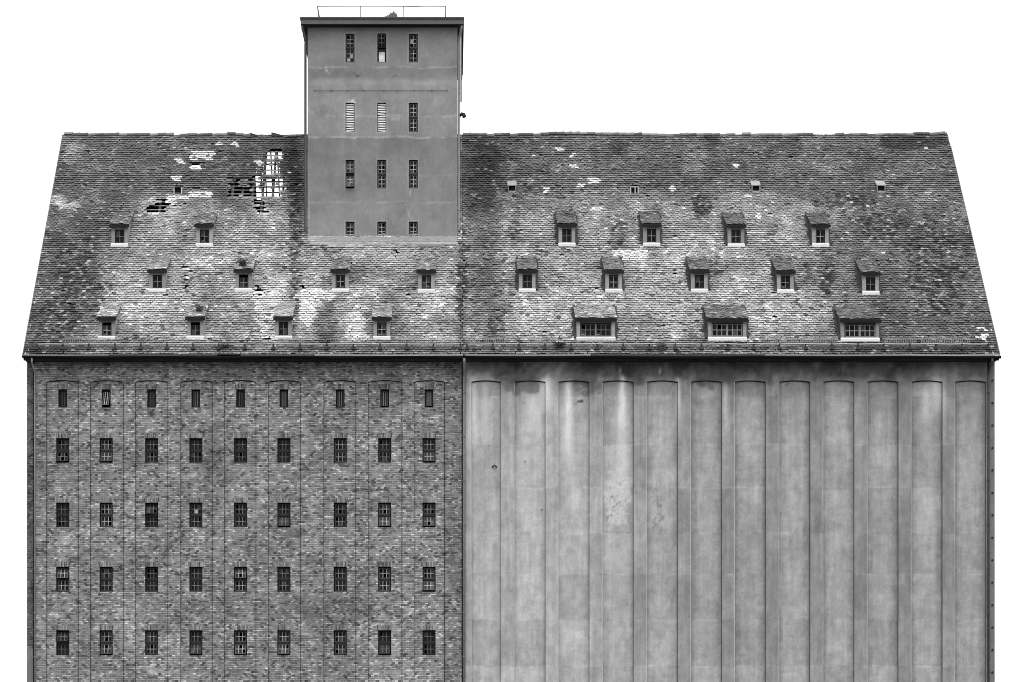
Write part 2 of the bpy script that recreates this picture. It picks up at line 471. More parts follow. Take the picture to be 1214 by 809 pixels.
# pilasters and top band stand proud of the arched recesses
edges = [BX0] + [wx(e) for b_ in BAYS for e in b_] + [BX1]
for k in range(0, len(edges), 2):
    grid_wall(bw_, edges[k], edges[k + 1], ZB, ZSP, YW, [], 0, tone_brick, 0.12, zf)
    for xx, sgn in ((edges[k], 1), (edges[k + 1], -1)):
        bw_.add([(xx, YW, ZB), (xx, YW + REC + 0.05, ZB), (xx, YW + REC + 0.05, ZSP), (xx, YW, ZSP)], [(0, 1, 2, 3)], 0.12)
xs_top = sorted(set(edges))
def band(mb, bays, xa, xb, ztop, y, rec, tonefn, mat=0, rt=0.12, jm=1):
    """masonry above the springing line, with segmental arches cut into it"""
    P = []
    segs = []
    cur = xa
    for (l, r) in bays:
        segs.append((cur, l, None)); segs.append((l, r, (l + r) / 2)); cur = r
    segs.append((cur, xb, None))
    for l, r, c in segs:
        n = max(2, int((r - l) / 0.1)) if c is None else 14
        xs = np.linspace(l, r, n + 1)
        zl = np.full(n + 1, ZSP) if c is None else ZSP + (ZAR - ZSP) * (1 - ((xs - c) / ((r - l) / 2)) ** 2)
        zl = zl.tolist()
        nz = max(3, int((ztop - ZSP) / 0.1))
        f = np.linspace(0, 1, nz + 1)
        X = np.repeat(xs[None], nz + 1, 0); Z = np.array(zl)[None] * (1 - f[:, None]) + ztop * f[:, None]
        T = tonefn(X, Z)
        V = np.stack([X.ravel(), np.full(X.size, y), Z.ravel()], 1).tolist()
        fs = [(j * (n + 1) + i, j * (n + 1) + i + 1, (j + 1) * (n + 1) + i + 1, (j + 1) * (n + 1) + i) for j in range(nz) for i in range(n)]
        mb.add(V, fs, T.ravel().tolist(), mat)
        if c is not None:
            for i in range(n):                        # black strip painting in the shaded gap under the arch
                mb.add([(xs[i], y + rec - .006, zl[i] - .034), (xs[i + 1], y + rec - .006, zl[i + 1] - .034), (xs[i + 1], y + rec - .006, zl[i + 1] + .02), (xs[i], y + rec - .006, zl[i] + .02)], [(0, 1, 2, 3)], .015, jm)
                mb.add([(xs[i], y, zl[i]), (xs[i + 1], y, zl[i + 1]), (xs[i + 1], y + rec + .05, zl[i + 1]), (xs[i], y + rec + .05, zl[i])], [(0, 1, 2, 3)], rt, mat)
band(bw_, [(wx(a), wx(b_)) for a, b_ in BAYS], BX0, BX1, Z_TOP, YW, REC, tone_brick)
slot = 0.013
holes_all = []
for (a, b_), wc in zip(BAYS, WCX):
    hs = []
    for (yt, yb, hw) in ROWS:
        hs.append((wx(wc - hw, YW), wx(wc + hw, YW), wz(yb), wz(yt)))
    holes_all.append(hs)
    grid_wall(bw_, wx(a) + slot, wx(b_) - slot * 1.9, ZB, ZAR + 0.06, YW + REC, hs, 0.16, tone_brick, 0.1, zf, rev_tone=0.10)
    bw_.box(wx(a) - .05, wx(b_) + .05, YW + REC + 0.30, YW + REC + 0.32, ZB, ZB + 0.02, 0.02)
    # soldier course over each opening
    for ri, (yt, yb, hw) in enumerate(ROWS):
        n = 10 if ri else 7
        x0, x1 = wx(wc - hw - 0.9), wx(wc + hw + 0.9)
        for k in range(n):
            xa = x0 + (x1 - x0) * k / n; xb = x0 + (x1 - x0) * (k + 1) / n - 0.016
            lean = ((k + .5) / n - .5) * 0.05
            zt0 = wz(yt); zt1 = zt0 + 0.21
            t = rngw.choice([0.06, 0.1, 0.13, 0.16, 0.2, 0.26])
            q = MB(); q.box(xa, xb, YW + REC - 0.004, YW + REC + 0.05, zt0, zt1, t)
            bw_.add([(p[0] + (lean if p[2] > zt0 + .1 else 0), p[1], p[2]) for p in q.v], q.f, t, 1)
wall = bw_.build('wall', ['brick', 'brick_plain'], ware)
pale_set = {(2, 3): ((1, 1, 0),)}
for bi, hs in enumerate(holes_all):
    for ri, (x0, x1, z0, z1) in enumerate(hs):
        y = YW + REC + 0.12
        rw = random.Random(bi * 17 + ri)
        if ri == 0:
            make_window(ware, x0, x1, z0, z1, y, 1, 3, 1, rw, 0.022, tilt=[0.5] if bi in (1,) else [0.25] if bi in (7, 8) else None,
                        bar_tone=(0.10, .5, .14, .2, .12, .18, .2, .22, .22)[bi])
        else:
            tl = None
            q = rw.random()
            if q < 0.2: tl = [0.45, 0.0]
            elif q < 0.35: tl = [0.0, 0.4]
            make_window(ware, x0, x1, z0, z1, y, 2, 3, 2, rw, 0.024, tilt=tl, pale=pale_set.get((ri, bi), ()))
# dark corner pier and gable wall
cp = MB()
def tone_pier(X, Z):
    px, py = CX + X * F / YW, HY - (Z - CAMZ) * F / YW
    t = 0.085 + 0.08 * (fbm(px * 0.1, py * 0.05, 77) - 0.5)
    return np.where(py > 768 + 4 * np.sin(px), 0.16, t)
px1 = BX0 - 0.05
grid_wall(cp, XL, px1, wz(769), Z_TOP - .12, YW + 0.10, [], 0, tone_pier, 0.12)
cp.add([(px1, YW + .10, ZB), (px1, YW + .5, ZB), (px1, YW + .5, Z_TOP), (px1, YW + .10, Z_TOP)], [(0, 1, 2, 3)], 0.05)
cp.add([(XL, YW + .10, ZB), (XL, YW + .5, ZB), (XL, YW + .5, Z_TOP - .12), (XL, YW + .10, Z_TOP - .12)], [(0, 1, 2, 3)], 0.12)
cp.box(XL, px1, YW + .07, YW + .5, ZB, wz(769), 0.15, 1)
cp.build('corner_pier', ['brick', 'concrete'], ware)
YB = 2 * YR - YW
gw = MB()
def gable(x, tone):
    gw.add([(x, YW + .5, ZB), (x, YB, ZB), (x, YB, Z_TOP - .1), (x, YR, ZR - 0.2), (x, YW + .5, ZE + M * .95 - 0.15)], [(0, 1, 2, 3, 4)], tone)
gable(XL + 0.02, 0.18)
gw.add([(XL + .02, YB, ZB), (XS, YB, ZB), (XS, YB, Z_TOP), (XL + .02, YB, Z_TOP)], [(0, 1, 2, 3)], 0.18)
gw.build('gable_wall', 'brick', ware)
fl = MB(); fl.box(XL + .05, XS, YW + .35, YB - .1, ZE - .3, ZE - .2, 0.06); fl.build('attic_floor', 'wood', ware)

# --- concrete front
SB = [(558.2, 594.0), (609.2, 646.7), (661.4, 698.8), (713.7, 751.2), (766.4, 803.9), (818.6, 856), (870.4, 907.9), (923.2, 960.6), (975.4, 1012.9), (1027.8, 1065.2), (1079.9, 1117.4), (1131.8, 1169.0)]
SREC = 0.12
BANDY = [400, 470, 527, 578, 632, 681, 735, 790, 845]
def tone_conc(X, Z, panel=False):
    px, py = CX + X * F / YW, HY - (Z - CAMZ) * F / YW
    bay = np.floor((px - 558) / 52.15)
    fx = (px - 558) / 52.15 - bay
    wav = py + 3.0 * (fbm(px * 0.05, py * 0.01, 3) - 0.5)
    lift = np.searchsorted(np.array(BANDY), wav.ravel()).reshape(px.shape)
    jit = h2(bay * 7 + (0 if panel else 3), lift, 21)
    base = np.interp(px, [551, 620, 720, 830, 960, 1070, 1175], [0.295, 0.325, 0.31, 0.275, 0.262, 0.262, 0.28])
    t = base * (0.88 + 0.24 * jit)
    # pour joints: thin pale or dark smears
    for b_ in BANDY:
        dd = np.abs(wav - b_)
        s = (fbm(px * 0.06, py * 0.0 + b_, 9) - 0.45)
        t = t * (1 + np.where(dd < 1.0, 0.5 * s, 0)) * (1 + 0.25 * s * np.exp(-np.clip(wav - b_, 0, 99) / 6.0) * (wav > b_))
    # rain streaks
    t = t * (0.84 + 0.32 * fbm(px * 0.35, py * 0.012, 13)) * (.80 + .40 * fbm(px * .16, py * .13, 14)) * (0.9 + 0.2 * fbm(px * 0.07, py * 0.05, 15))
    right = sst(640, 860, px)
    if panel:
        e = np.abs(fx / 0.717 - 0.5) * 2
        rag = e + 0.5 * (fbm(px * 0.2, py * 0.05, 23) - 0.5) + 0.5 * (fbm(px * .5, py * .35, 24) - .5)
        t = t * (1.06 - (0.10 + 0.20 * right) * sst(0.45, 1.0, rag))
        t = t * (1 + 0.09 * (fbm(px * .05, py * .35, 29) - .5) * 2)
    else:
        t = t * (0.98 - 0.17 * right) * (1 + 0.16 * (fbm(px * 0.3, py * 0.03, 19) - 0.5) * 2)
        t = t * (1 - 0.12 * sst(610, 660, py) * right * sst(760, 690, py))
    # grime and eave shade painted in as ragged patches, lime runs through them
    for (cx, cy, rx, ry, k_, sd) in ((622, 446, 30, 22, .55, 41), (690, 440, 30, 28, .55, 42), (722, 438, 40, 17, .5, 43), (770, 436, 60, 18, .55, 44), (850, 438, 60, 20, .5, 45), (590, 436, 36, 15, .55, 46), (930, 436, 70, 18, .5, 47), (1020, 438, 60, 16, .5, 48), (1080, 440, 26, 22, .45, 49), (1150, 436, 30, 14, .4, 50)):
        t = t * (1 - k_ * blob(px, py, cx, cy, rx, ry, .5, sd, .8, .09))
    for (cx, y0, y1, hw, st) in ((647, 443, 500, 11, .95), (632, 462, 540, 12, .5), (673.5, 446, 570, 6.5, .85), (738, 443, 520, 4.5, 1.0), (738, 462, 640, 9, .4), (783, 434, 446, 1.0, .9), (736, 432, 447, .9, .7), (804, 446, 520, 4, .5), (1112, 445, 500, 11, .6), (1098, 452, 520, 7, .5), (1185, 450, 500, 4, .4), (561, 444, 560, 7, .6), (575, 446, 540, 6, .4), (860, 452, 540, 4, .35)):
        dx = (px - cx + 2 * (fbm(py * 0.05, px * 0.0, 51) - .5)) / (hw * (0.75 + 0.5 * sst(y0, y1, py)))
        a = np.exp(-dx * dx * 1.3) * sst(y0 - 1, y0 + 9, py + 8 * (fbm(px * .2, px * 0, 53) - .5)) * (1 - sst(y0 + (y1 - y0) * .25, y1, py))
        t = t + (0.74 - t) * np.clip(a, 0, 1) * st
    if panel:
        a = blob(px, py, 628, 459, 15, 8, 0.3, 4, 0.4); t = t + (0.20 - t) * 0.75 * a * (px < 640)
        a = blob(px, py, 732, 598, 17, 34, 0.25, 8, 0.7, 0.09); t = t + (0.50 - t) * 0.75 * a
        a = a * sst(.6, .75, fbm(px * 0.45, py * 0.35, 61)); t = t * (1 - 0.45 * a)
        a = blob(px, py, 780, 605, 7, 38, 0.25, 9, 0.9, 0.15) * sst(.55, .7, fbm(px * 0.4, py * 0.22, 62)); t = t * (1 - 0.4 * a)
        a = blob(px, py, 683, 740, 13, 9, 0.2, 11, 0.5); t = t + (0.30 - t) * 0.6 * a
        a = blob(px, py, 676, 745, 18, 18, 0.3, 12, 0.5); t = t * (1 + .12 * a)
        a = blob(px, py, 689, 475.5, 4.2, 1.5, 0.15, 13, 0.8, 0.4); t = t * (1 - 0.75 * a)
    # scattered pits
    t = t * np.where(vn(px * 0.8, py * 0.8, 71) > 0.972, 0.75, 1)
    # hair cracks
    return np.clip(t, 0.05, 0.7)
sw = MB()
SX0, SX1 = wx(551.8), wx(1170.6)
sed = [SX0] + [wx(e) for b_ in SB for e in b_] + [SX1]
zf = wz(822)
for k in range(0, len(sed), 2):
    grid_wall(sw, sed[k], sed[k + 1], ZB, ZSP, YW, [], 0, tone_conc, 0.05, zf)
    for xx in (sed[k], sed[k + 1]):
        c = 0.028 if xx == sed[k + 1] and k < len(sed) - 2 else 0   # pale arris on the right of each pier, a highlight painted in
        if c: sw.add([(xx, YW, ZB), (xx + c, YW + c, ZB), (xx + c, YW + c, ZSP), (xx, YW, ZSP)], [(0, 1, 2, 3)], 0.42)
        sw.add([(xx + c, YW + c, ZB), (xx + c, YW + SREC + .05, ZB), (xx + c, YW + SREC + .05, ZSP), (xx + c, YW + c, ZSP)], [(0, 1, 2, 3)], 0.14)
def band2(X, Z): return tone_conc(X, Z)
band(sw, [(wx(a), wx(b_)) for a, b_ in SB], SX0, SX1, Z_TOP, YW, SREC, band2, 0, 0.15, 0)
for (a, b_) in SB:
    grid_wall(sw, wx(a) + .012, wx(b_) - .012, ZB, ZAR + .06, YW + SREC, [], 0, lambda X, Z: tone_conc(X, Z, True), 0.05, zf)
sw.build('wall', 'concrete', silo)
# painted edge highlights (thin pale arrises) stay in the concrete; end pier with anchor bolts
ep = MB()
ep.box(wx(1173), XR - .02, YW - 0.02, YW + .6, ZB, Z_TOP - .12, 0.14); ep.box(wx(1170.4), wx(1172.9), YW + .1, YW + .3, ZB, Z_TOP - .2, 0.02)
epo = ep.build('end_pier', 'concrete', silo)
for k in range(14):
    py = 504.6 + 26.6 * (k - 2)
    if py > 812: break
    b2 = MB(); c = Vector((wx(1176.4), YW - 0.02, wz(py)))
    b2.tube([c + Vector((0, 0.03, 0)), c + Vector((0, -0.03, 0)), c + Vector((0, -0.04, 0))], [0.045, 0.045, 0.02], 8, 0.015)
    b2.build('anchor_bolt', 'iron', epo)
sg = MB()
sg.add([(XR - .04, YW + .5, ZB), (XR - .04, YB, ZB), (XR - .04, YB, Z_TOP - .1), (XR - .04, YR, ZR - .2), (XR - .04, YW + .5, ZE + M * .95 - .15)], [(0, 1, 2, 3, 4)], 0.28)
sg.add([(XS, YB, ZB), (XR - .04, YB, ZB), (XR - .04, YB, Z_TOP), (XS, YB, Z_TOP)], [(0, 1, 2, 3)], 0.28)
sg.build('gable_wall', 'concrete', silo)
fl = MB(); fl.box(XS + .01, XR - .06, YW + .35, YB - .1, ZE - .3, ZE - .2, 0.06); fl.build('attic_floor', 'wood', silo)
for (px, py, L) in ((586, 553, 0.16), (622.5, 547.5, .05), (642.5, 604.5, .07)):
    hk = MB(); c = Vector((wx(px), YW + SREC, wz(py)))
    hk.tube([c + Vector((-L * .5, 0.03, -L * .1)), c + Vector((-L * .45, -.05, 0)), c + Vector((0, -.08, L * .3)), c + Vector((L * .5, -.07, 0)), c + Vector((L * .6, -.06, -L * .4))], L * .18, 6, 0.02)
    hk.build('hook', 'iron', silo)

# ------------------------------------------------------------------ roof tones, as surveyed in the photograph
def cell(x, y, x0, x1, y0, y1): return (x > x0) & (x < x1) & (y > y0) & (y < y1)
WHITE = [(227, 253.5, 179.5, 190.5), (210, 219, 188.5, 197), (224, 241, 198, 201.8), (204.5, 214.5, 210.5, 216.8), (223, 252.5, 227, 235), (197, 226, 233.5, 238), (199, 212, 238, 243), (256, 264, 168, 174), (274, 281, 170, 175.5), (302, 313, 192.5, 197.8), (333, 345, 204, 208), (660, 668, 176, 180), (676, 682, 183, 189), (630, 637, 182, 187), (696, 710, 212, 219), (681, 691, 220, 224), (677, 685, 197, 201), (644, 651, 224, 231), (728, 768, 297, 304), (738, 764, 303, 310), (793, 799, 221, 228), (699, 712, 248, 251), (870, 876, 197, 201), (881, 890, 233, 236), (1092, 1104, 176.3, 178.6), (1110, 1121, 175.5, 177.6), (1040, 1050, 300, 302), (1160, 1170, 390, 393), (1155, 1172, 398, 404), (355, 398, 345, 356), (358, 372, 352, 384)]
MARKS = [(216, 226, 317, 319.5), (219, 222, 322, 345), (224, 227, 322, 330), (304.5, 308.5, 339, 352), (300, 313, 344, 347.5), (356, 363, 341, 346), (313, 322, 403, 406), (640, 650, 185, 188), (586, 590, 195, 198), (662, 668, 303, 306), (868, 872, 289, 292)]
def tone_roof(px, py, rng, n):
    upper = sst(262, 218, py + 26 * (fbm(px * 0.03, py * 0.02, 81) - 0.5))
    left_dark = 1 - sst(-22, 22, px - (158 - 0.34 * (py - 225)) + 40 * (fbm(px * 0.04, py * 0.03, 82) - 0.5))
    right_dark = sst(-45, 45, px - (985 + 0.02 * (py - 250)) + 60 * (fbm(px * 0.03, py * 0.03, 83) - 0.5))
    t = 0.265 + 0.32 * (fbm(px * 0.045, py * 0.06, 84) - 0.5)
    t = t * (1 - 0.58 * upper)
    t = t * (1 - 0.62 * left_dark * (1 - upper))
    t = t * (1 - 0.58 * right_dark * (1 - upper))
    L = px < 548
    # left half
    def dark(cx, cy, rx, ry, k, sd, soft=0.6): return 1 - k * blob(px, py, cx, cy, rx, ry, soft, sd)
    t = t * dark(350, 230, 10, 110, 0.5, 1) * dark(352, 335, 9, 70, 0.3, 2) * dark(386, 385, 16, 32, 0.55, 3, 0.35) * dark(547, 350, 8, 85, 0.6, 4) * dark(470, 392, 30, 26, 0.3, 5)
    t = t * dark(575, 250, 26, 180, 0.52, 6) * dark(588, 390, 24, 50, 0.3, 7) * dark(833, 246, 15, 18, 0.5, 8, 0.4) * dark(733, 290, 12, 22, 0.35, 9)
    t = t * dark(610, 270, 8, 26, .35, 10) * dark(980, 338, 10, 22, .5, 11) * dark(1083, 170, 48, 9, .62, 12, .3) * dark(1010, 235, 50, 14, .25, 13) * dark(340, 195, 14, 30, 0.5, 14)
    t = t * dark(505, 300, 60, 16, .25, 15) * dark(930, 300, 45, 12, .3, 16) * dark(1060, 385, 60, 25, .15, 17) * dark(440, 325, 40, 12, .25, 18)
    def light(cx, cy, rx, ry, to, k, sd, soft=0.5):
        nonlocal t
        t = t + (to - t) * k * blob(px, py, cx, cy, rx, ry, soft, sd)
    light(90, 177, 16, 7, 0.34, 0.6, 21, .6); light(80, 190, 11, 9, 0.34, 0.5, 62, .6); light(68, 238, 13, 7, 0.40, 0.65, 22, .6); light(82, 244, 19, 4.5, 0.42, 0.7, 61, .5)
    light(322, 372, 24, 42, 0.52, 0.75, 23, .25); light(300, 340, 40, 16, 0.45, 0.55, 24); light(262, 300, 60, 26, 0.40, 0.4, 25); light(165, 360, 40, 26, 0.42, 0.5, 26)
    light(376, 350, 24, 9, 0.66, 0.85, 27, .2); light(364, 368, 9, 22, 0.62, 0.8, 28, .2); light(422, 390, 14, 20, 0.55, 0.7, 29, .25); light(425, 345, 20, 10, .5, .5, 30)
    light(824, 188, 15, 28, 0.2, 0.5, 31); light(760, 340, 90, 40, 0.36, 0.35, 32); light(660, 370, 60, 26, 0.40, 0.45, 33); light(810, 300, 80, 20, 0.36, 0.4, 34)
    light(746, 304, 20, 8, 0.55, 0.7, 35); light(985, 195, 34, 14, .19, .5, 36); light(690, 210, 50, 34, .19, .5, 37); light(885, 262, 30, 40, .30, .5, 38)
    light(455, 305, 70, 12, 0.38, 0.4, 39); light(520, 345, 14, 30, .40, .5, 40)
    t = t * (1 - (0.30 + .3 * fbm(px * .05, py * .1, 93)) * sst(402, 408, py))
    # run-off streaks down the slope and moss bands along the courses
    t = t * (0.80 + 0.40 * fbm(px * 0.16, py * 0.02, 91)) * (0.72 + 0.56 * fbm(px * 0.05, py * 0.35, 92))
    # every tile has its own fired tone and weathering
    v = rng.normal(0, 0.15, n)
    t = t * np.exp(v)
    bright = rng.random(n) < (0.022 + 0.05 * left_dark * (1 - upper) + 0.03 * right_dark * (1 - upper) + 0.07 * vn(px * 0.05, py * 0.06, 95) ** 2)
    t = np.where(bright, np.maximum(t * rng.uniform(1.3, 2.2, n), 0.20), t)
    darkt = rng.random(n) < (0.015 + 0.20 * sst(0.62, 0.85, fbm(px * 0.035, py * 0.04, 97)))
    t = np.where(darkt, t * rng.uniform(0.25, 0.6, n), t)
    sp_ = np.zeros(n)
    for i_, (cx, cy, rx, ry) in enumerate(((833, 246, 14, 17), (733, 275, 9, 26), (735, 305, 10, 12), (610, 262, 7, 26), (1012, 242, 40, 14), (877, 275, 12, 16), (981, 336, 9, 20), (1045, 268, 30, 16), (548, 330, 8, 60), (350, 300, 7, 100), (222, 332, 10, 16), (905, 410, 60, 5), (100, 330, 34, 50), (72, 375, 36, 30), (1110, 320, 40, 60), (850, 320, 16, 10), (590, 395, 12, 26), (955, 320, 8, 12))):
        sp_ = np.maximum(sp_, blob(px, py, cx, cy, rx, ry, .3, 120 + i_, .7, .11))
    q_ = rng.random(n)
    t = np.where((sp_ > .4) & (q_ < .40), t * rng.uniform(.3, .62, n), t)
    t = np.where((sp_ > .4) & (q_ > .945), np.maximum(t * 1.9, .24), t)
    wh = np.zeros(n, bool)
    jx = px + 4 * (h2(np.floor(py * 0.41), np.floor(px * 0), 99) - .5)
    for (x0, x1, y0, y1) in WHITE: wh |= cell(jx, py, x0, x1, y0, y1)
    wh &= rng.random(n) > np.where(px > 1000, .5, .07)
    t = np.where(wh, rng.uniform(0.46, 0.68, n), t)
    return np.clip(t, 0.03, 0.8)

def hole_mask(px, py, rng):
    n = len(px); r = rng.random(n)
    jx = px + 7 * (h2(np.floor(py * 0.41), np.zeros(n), 98) - .5)
    k = np.zeros(n, bool)
    k |= cell(jx, py, 173, 198, 243, 255) & (px > 172 + (254 - py) * .6) & (r > 0.03)
    k |= cell(jx, py, 186, 199, 238, 244) & (r > .25)
    k |= cell(px, py, 206.5, 216, 221, 229)
    k |= cell(jx, py, 225, 237, 223.5, 227) & (r > 0.2)
    k |= cell(jx, py, 225, 242, 193.5, 197.6) & (r > .25)
    # the big gap left of the tower
    sx = px + (py - 186) * .25
    k |= cell(sx, py, 317, 334.5, 179, 192) & (r > 0.08)
    k |= cell(px, py, 310.5, 330.5, 193, 210.5) & (px > 310 + (210 - py) * .3) & (r > 0.05)
    k |= cell(px, py, 298.5, 307, 209.5, 215)
    k |= cell(jx, py, 297, 337.5, 214.5, 236) & ~cell(px, py, 306, 314, 216, 224.5) & (r > 0.05)
    k |= cell(jx, py, 273, 299, 213, 235.5) & ~cell(px, py, 284.5, 295, 214.5, 223) & (r > 0.04)
    k |= cell(px, py, 298 + 0 * py, 318, 235.5, 255) & (px > 297 + (py - 236) * .45) & (px < 309 + (py - 236) * .5) & (r > 0.06)
    k |= cell(px, py, 747.5, 757, 221.5, 229)
    for (x0, x1, y0, y1) in MARKS: k |= cell(px, py, x0, x1, y0, y1) & (r > 0.25)
    # the odd lost tile
    q = vn(px * 0.045, py * 0.05, 101)
    k |= (rng.random(n) < 0.0012 + 0.012 * sst(0.72, 0.9, q))
    return k

def roof_px(x, s):
    Y = YE + s * Vs.y; Z = ZE + s * Vs.z
    return to_px(x, Y, Z)
TX0, TX1 = wx(364.8, YT), wx(542.3, YT)
def make_roof(parent, xa, xb, seed):
    def tf(xc, s, J, rng):
        px, py = roof_px(xc + xa, s + 0.08)
        return tone_roof(px, py, rng, len(xc))
    def sk(xc, s, J, rng):
        px, py = roof_px(xc + xa, s + 0.07)
        X = xc + xa
        inside = (X > TX0 + .05) & (X < TX1 - .05) & (s * Vs.y > TT + 0.12)
        return inside | hole_mask(px, py, rng)
    rf = tile_field('roof', (xa, YE, ZE), (1, 0, 0), Vs, Ns, xb - xa, LS - 0.02, parent, tf, sk, seed=seed, sag=0.035)
    # battens and rafters under the tiles
    bt = MB(); o = Vector((0, YE, ZE)); U = Vector((1, 0, 0))
    for j in range(0, int(LS / 0.1443), 2):           # one batten to every second course
        s = j * 0.1443 + 0.1
        for (a, b_) in (((xa, TX0), (TX1, xb)) if xa < TX0 and s * Vs.y > TT else ((xa, xb),)):
            if a > b_: continue
            a = max(a, xa); b_ = min(b_, xb)
            bt.obox(o, U, Vs, Ns, (a, b_), (s, s + 0.022), (-0.075, -0.058), 0.5)
    x = xa + 0.3
    while x < xb - .1:
        if not (TX0 < x < TX1): bt.obox(o, U, Vs, Ns, (x, x + 0.09), (0.1, LS - 0.1), (-0.22, -0.078), 0.05)
        x += 0.45 if 250 < to_px(x, 103, 28)[0] < 350 else 0.9
    bt.build('batten', 'wood', rf)
    return rf
roofA = make_roof(ware, XL, XS - 0.003, 11)
roofB = make_roof(silo, XS + 0.003, XR, 12)
# rear slopes; the warehouse's has lost tiles too, so daylight shows through
def rear_y(py):
    k = (HY - py) / F
    return (ZR + M * YR - CAMZ) / (k + M)
ha, hb = rear_y(178), rear_y(237)
def rear(parent, xa, xb, holes, tone):
    mb = MB()
    yend = 2 * YR - YE
    ys = sorted({YR, yend} | {h[2] for h in holes} | {h[3] for h in holes}); xs = sorted({xa, xb} | {h[0] for h in holes} | {h[1] for h in holes})
    for j in range(len(ys) - 1):
        for i in range(len(xs) - 1):
            xc, yc = (xs[i] + xs[i + 1]) / 2, (ys[j] + ys[j + 1]) / 2
            if any(h[0] < xc < h[1] and h[2] < yc < h[3] for h in holes): continue
            P = [(xs[i], ys[j]), (xs[i + 1], ys[j]), (xs[i + 1], ys[j + 1]), (xs[i], ys[j + 1])]
            top = [(x, y, ZR - M * (y - YR)) for x, y in P]; bot = [(x, y, z - 0.12) for x, y, z in top]
            mb.add(top + bot, [(0, 1, 2, 3), (7, 6, 5, 4), (0, 4, 5, 1), (1, 5, 6, 2), (2, 6, 7, 3), (3, 7, 4, 0)], tone)
    rs_ = mb.build('rear_slope', 'tile', parent)
    for h in holes:                                   # the bare rafters and battens left in the gap
        lt = MB(); Vr = Vector((0, YR - yend, M * (yend - YR))).normalized(); Nr = Vector((0, -Vr.z, Vr.y)) * -1
        o = Vector((h[0], h[3], ZR - M * (h[3] - YR))); L = (h[3] - h[2]) / abs(Vr.y); rg = random.Random(5); U = Vector((1, 0, 0))
        q_ = 0.1
        while q_ < L - .1:
            lt.obox(o, U, Vr, Nr, (-.1, h[1] - h[0] + .1), (q_, q_ + .05), (-.05, -.01), .2); q_ += rg.uniform(.19, .30)
        q_ = .25
        while q_ < h[1] - h[0]:
            lt.obox(o, U, Vr, Nr, (q_, q_ + .055), (-.1, L + .1), (-.12, -.051) if rg.random() > .0 else 0, .1); q_ += rg.choice([.2, .3, .42])
        lt.build('lattice', 'wood', parent)
rear(roofA, XL, XS - .004, [(wx(301, ha), wx(341, ha), min(ha, hb), max(ha, hb))], 0.04)
rear(roofB, XS + .004, XR, [], 0.12)

# ridge tiles
def ridge(parent, pa, pb, gaps, seed, raised=()):
    rng = random.Random(seed); mb = MB()
    px = pa; stepp = 9.2
    mb.box(wx(pa, YR), wx(pb, YR), YR - 0.10, YR + .10, ZR - 0.10, ZR + 0.015, 0.16)
    while px < pb - 2:
        nx = min(px + stepp, pb)
        mid = (px + nx) / 2
        if not any(a < mid < b_ for a, b_ in gaps):
            x0, x1 = wx(px, YR) - .02, wx(nx, YR) + .02
            dz = rng.uniform(-.02, .03) + (0.05 if any(a < mid < b_ for a, b_ in raised) else 0); ty = rng.uniform(-.02, .02)
            t = rng.choice([0.07, 0.09, 0.12, 0.15, 0.2])
            N = 7; V = []; r0, r1 = 0.125, 0.145
            for xx, r in ((x0, r0), (x1, r1)):
                for k in range(N):
                    a = math.pi * (k / (N - 1)) * 1.0
                    V.append((xx, YR - math.cos(a) * r * 1.05, ZR - .035 + dz + math.sin(a) * r * 1.05 + (ty if xx == x1 else 0)))
            mb.add(V, [(k, k + 1, N + k + 1, N + k) for k in range(N - 1)] + [tuple(range(N))[::-1], tuple(range(N, 2 * N))], t)
        px = nx
    return mb
rA = ridge(roofA, 76.5, 361, [(204, 213.5), (294, 361)], 5, [(76, 95), (270, 282)])
# loose ridge tiles and broken bits beside the tower
for (p, q, lean, t) in ((297, 306, -0.10, 0.05), (322, 336, -0.12, 0.06), (341, 350, 0.03, 0.2), (350, 359, 0.05, 0.12)):
    x0, x1 = wx(p, YR), wx(q, YR)
    rA.add([(x0, YR - .15, ZR + max(-lean, 0)), (x1, YR - .15, ZR - .02 + max(lean, 0)), (x1, YR + .12, ZR + .0 + max(lean, 0)), (x0, YR + .12, ZR + .02 + max(-lean, 0)),
            (x0, YR - .15, ZR - .06), (x1, YR - .15, ZR - .06), (x1, YR + .12, ZR - .06), (x0, YR + .12, ZR - .06)],
           [(0, 1, 2, 3), (0, 4, 5, 1), (1, 5, 6, 2), (2, 6, 7, 3), (3, 7, 4, 0)], t)
rA.build('ridge_cap', 'tile', roofA)
rB = ridge(roofB, 549, 1121.5, [(868, 877), (967, 994)], 6, [(640, 760), (877, 890), (1085, 1122)])
rB.build('ridge_cap', 'tile', roofB)
# verge boards
for parent, x, sg_ in ((roofA, XL, -1), (roofB, XR, 1)):
    vb = MB(); vb.obox(Vector((x, YE, ZE)), Vector((1, 0, 0)), Vs, Ns, (min(0, .03 * sg_), max(0, .03 * sg_)), (0.0, LS - (0.9 if sg_ > 0 else 0)), (-0.14, 0.07), 0.16)
    vb.build('verge_board', 'wood', parent)

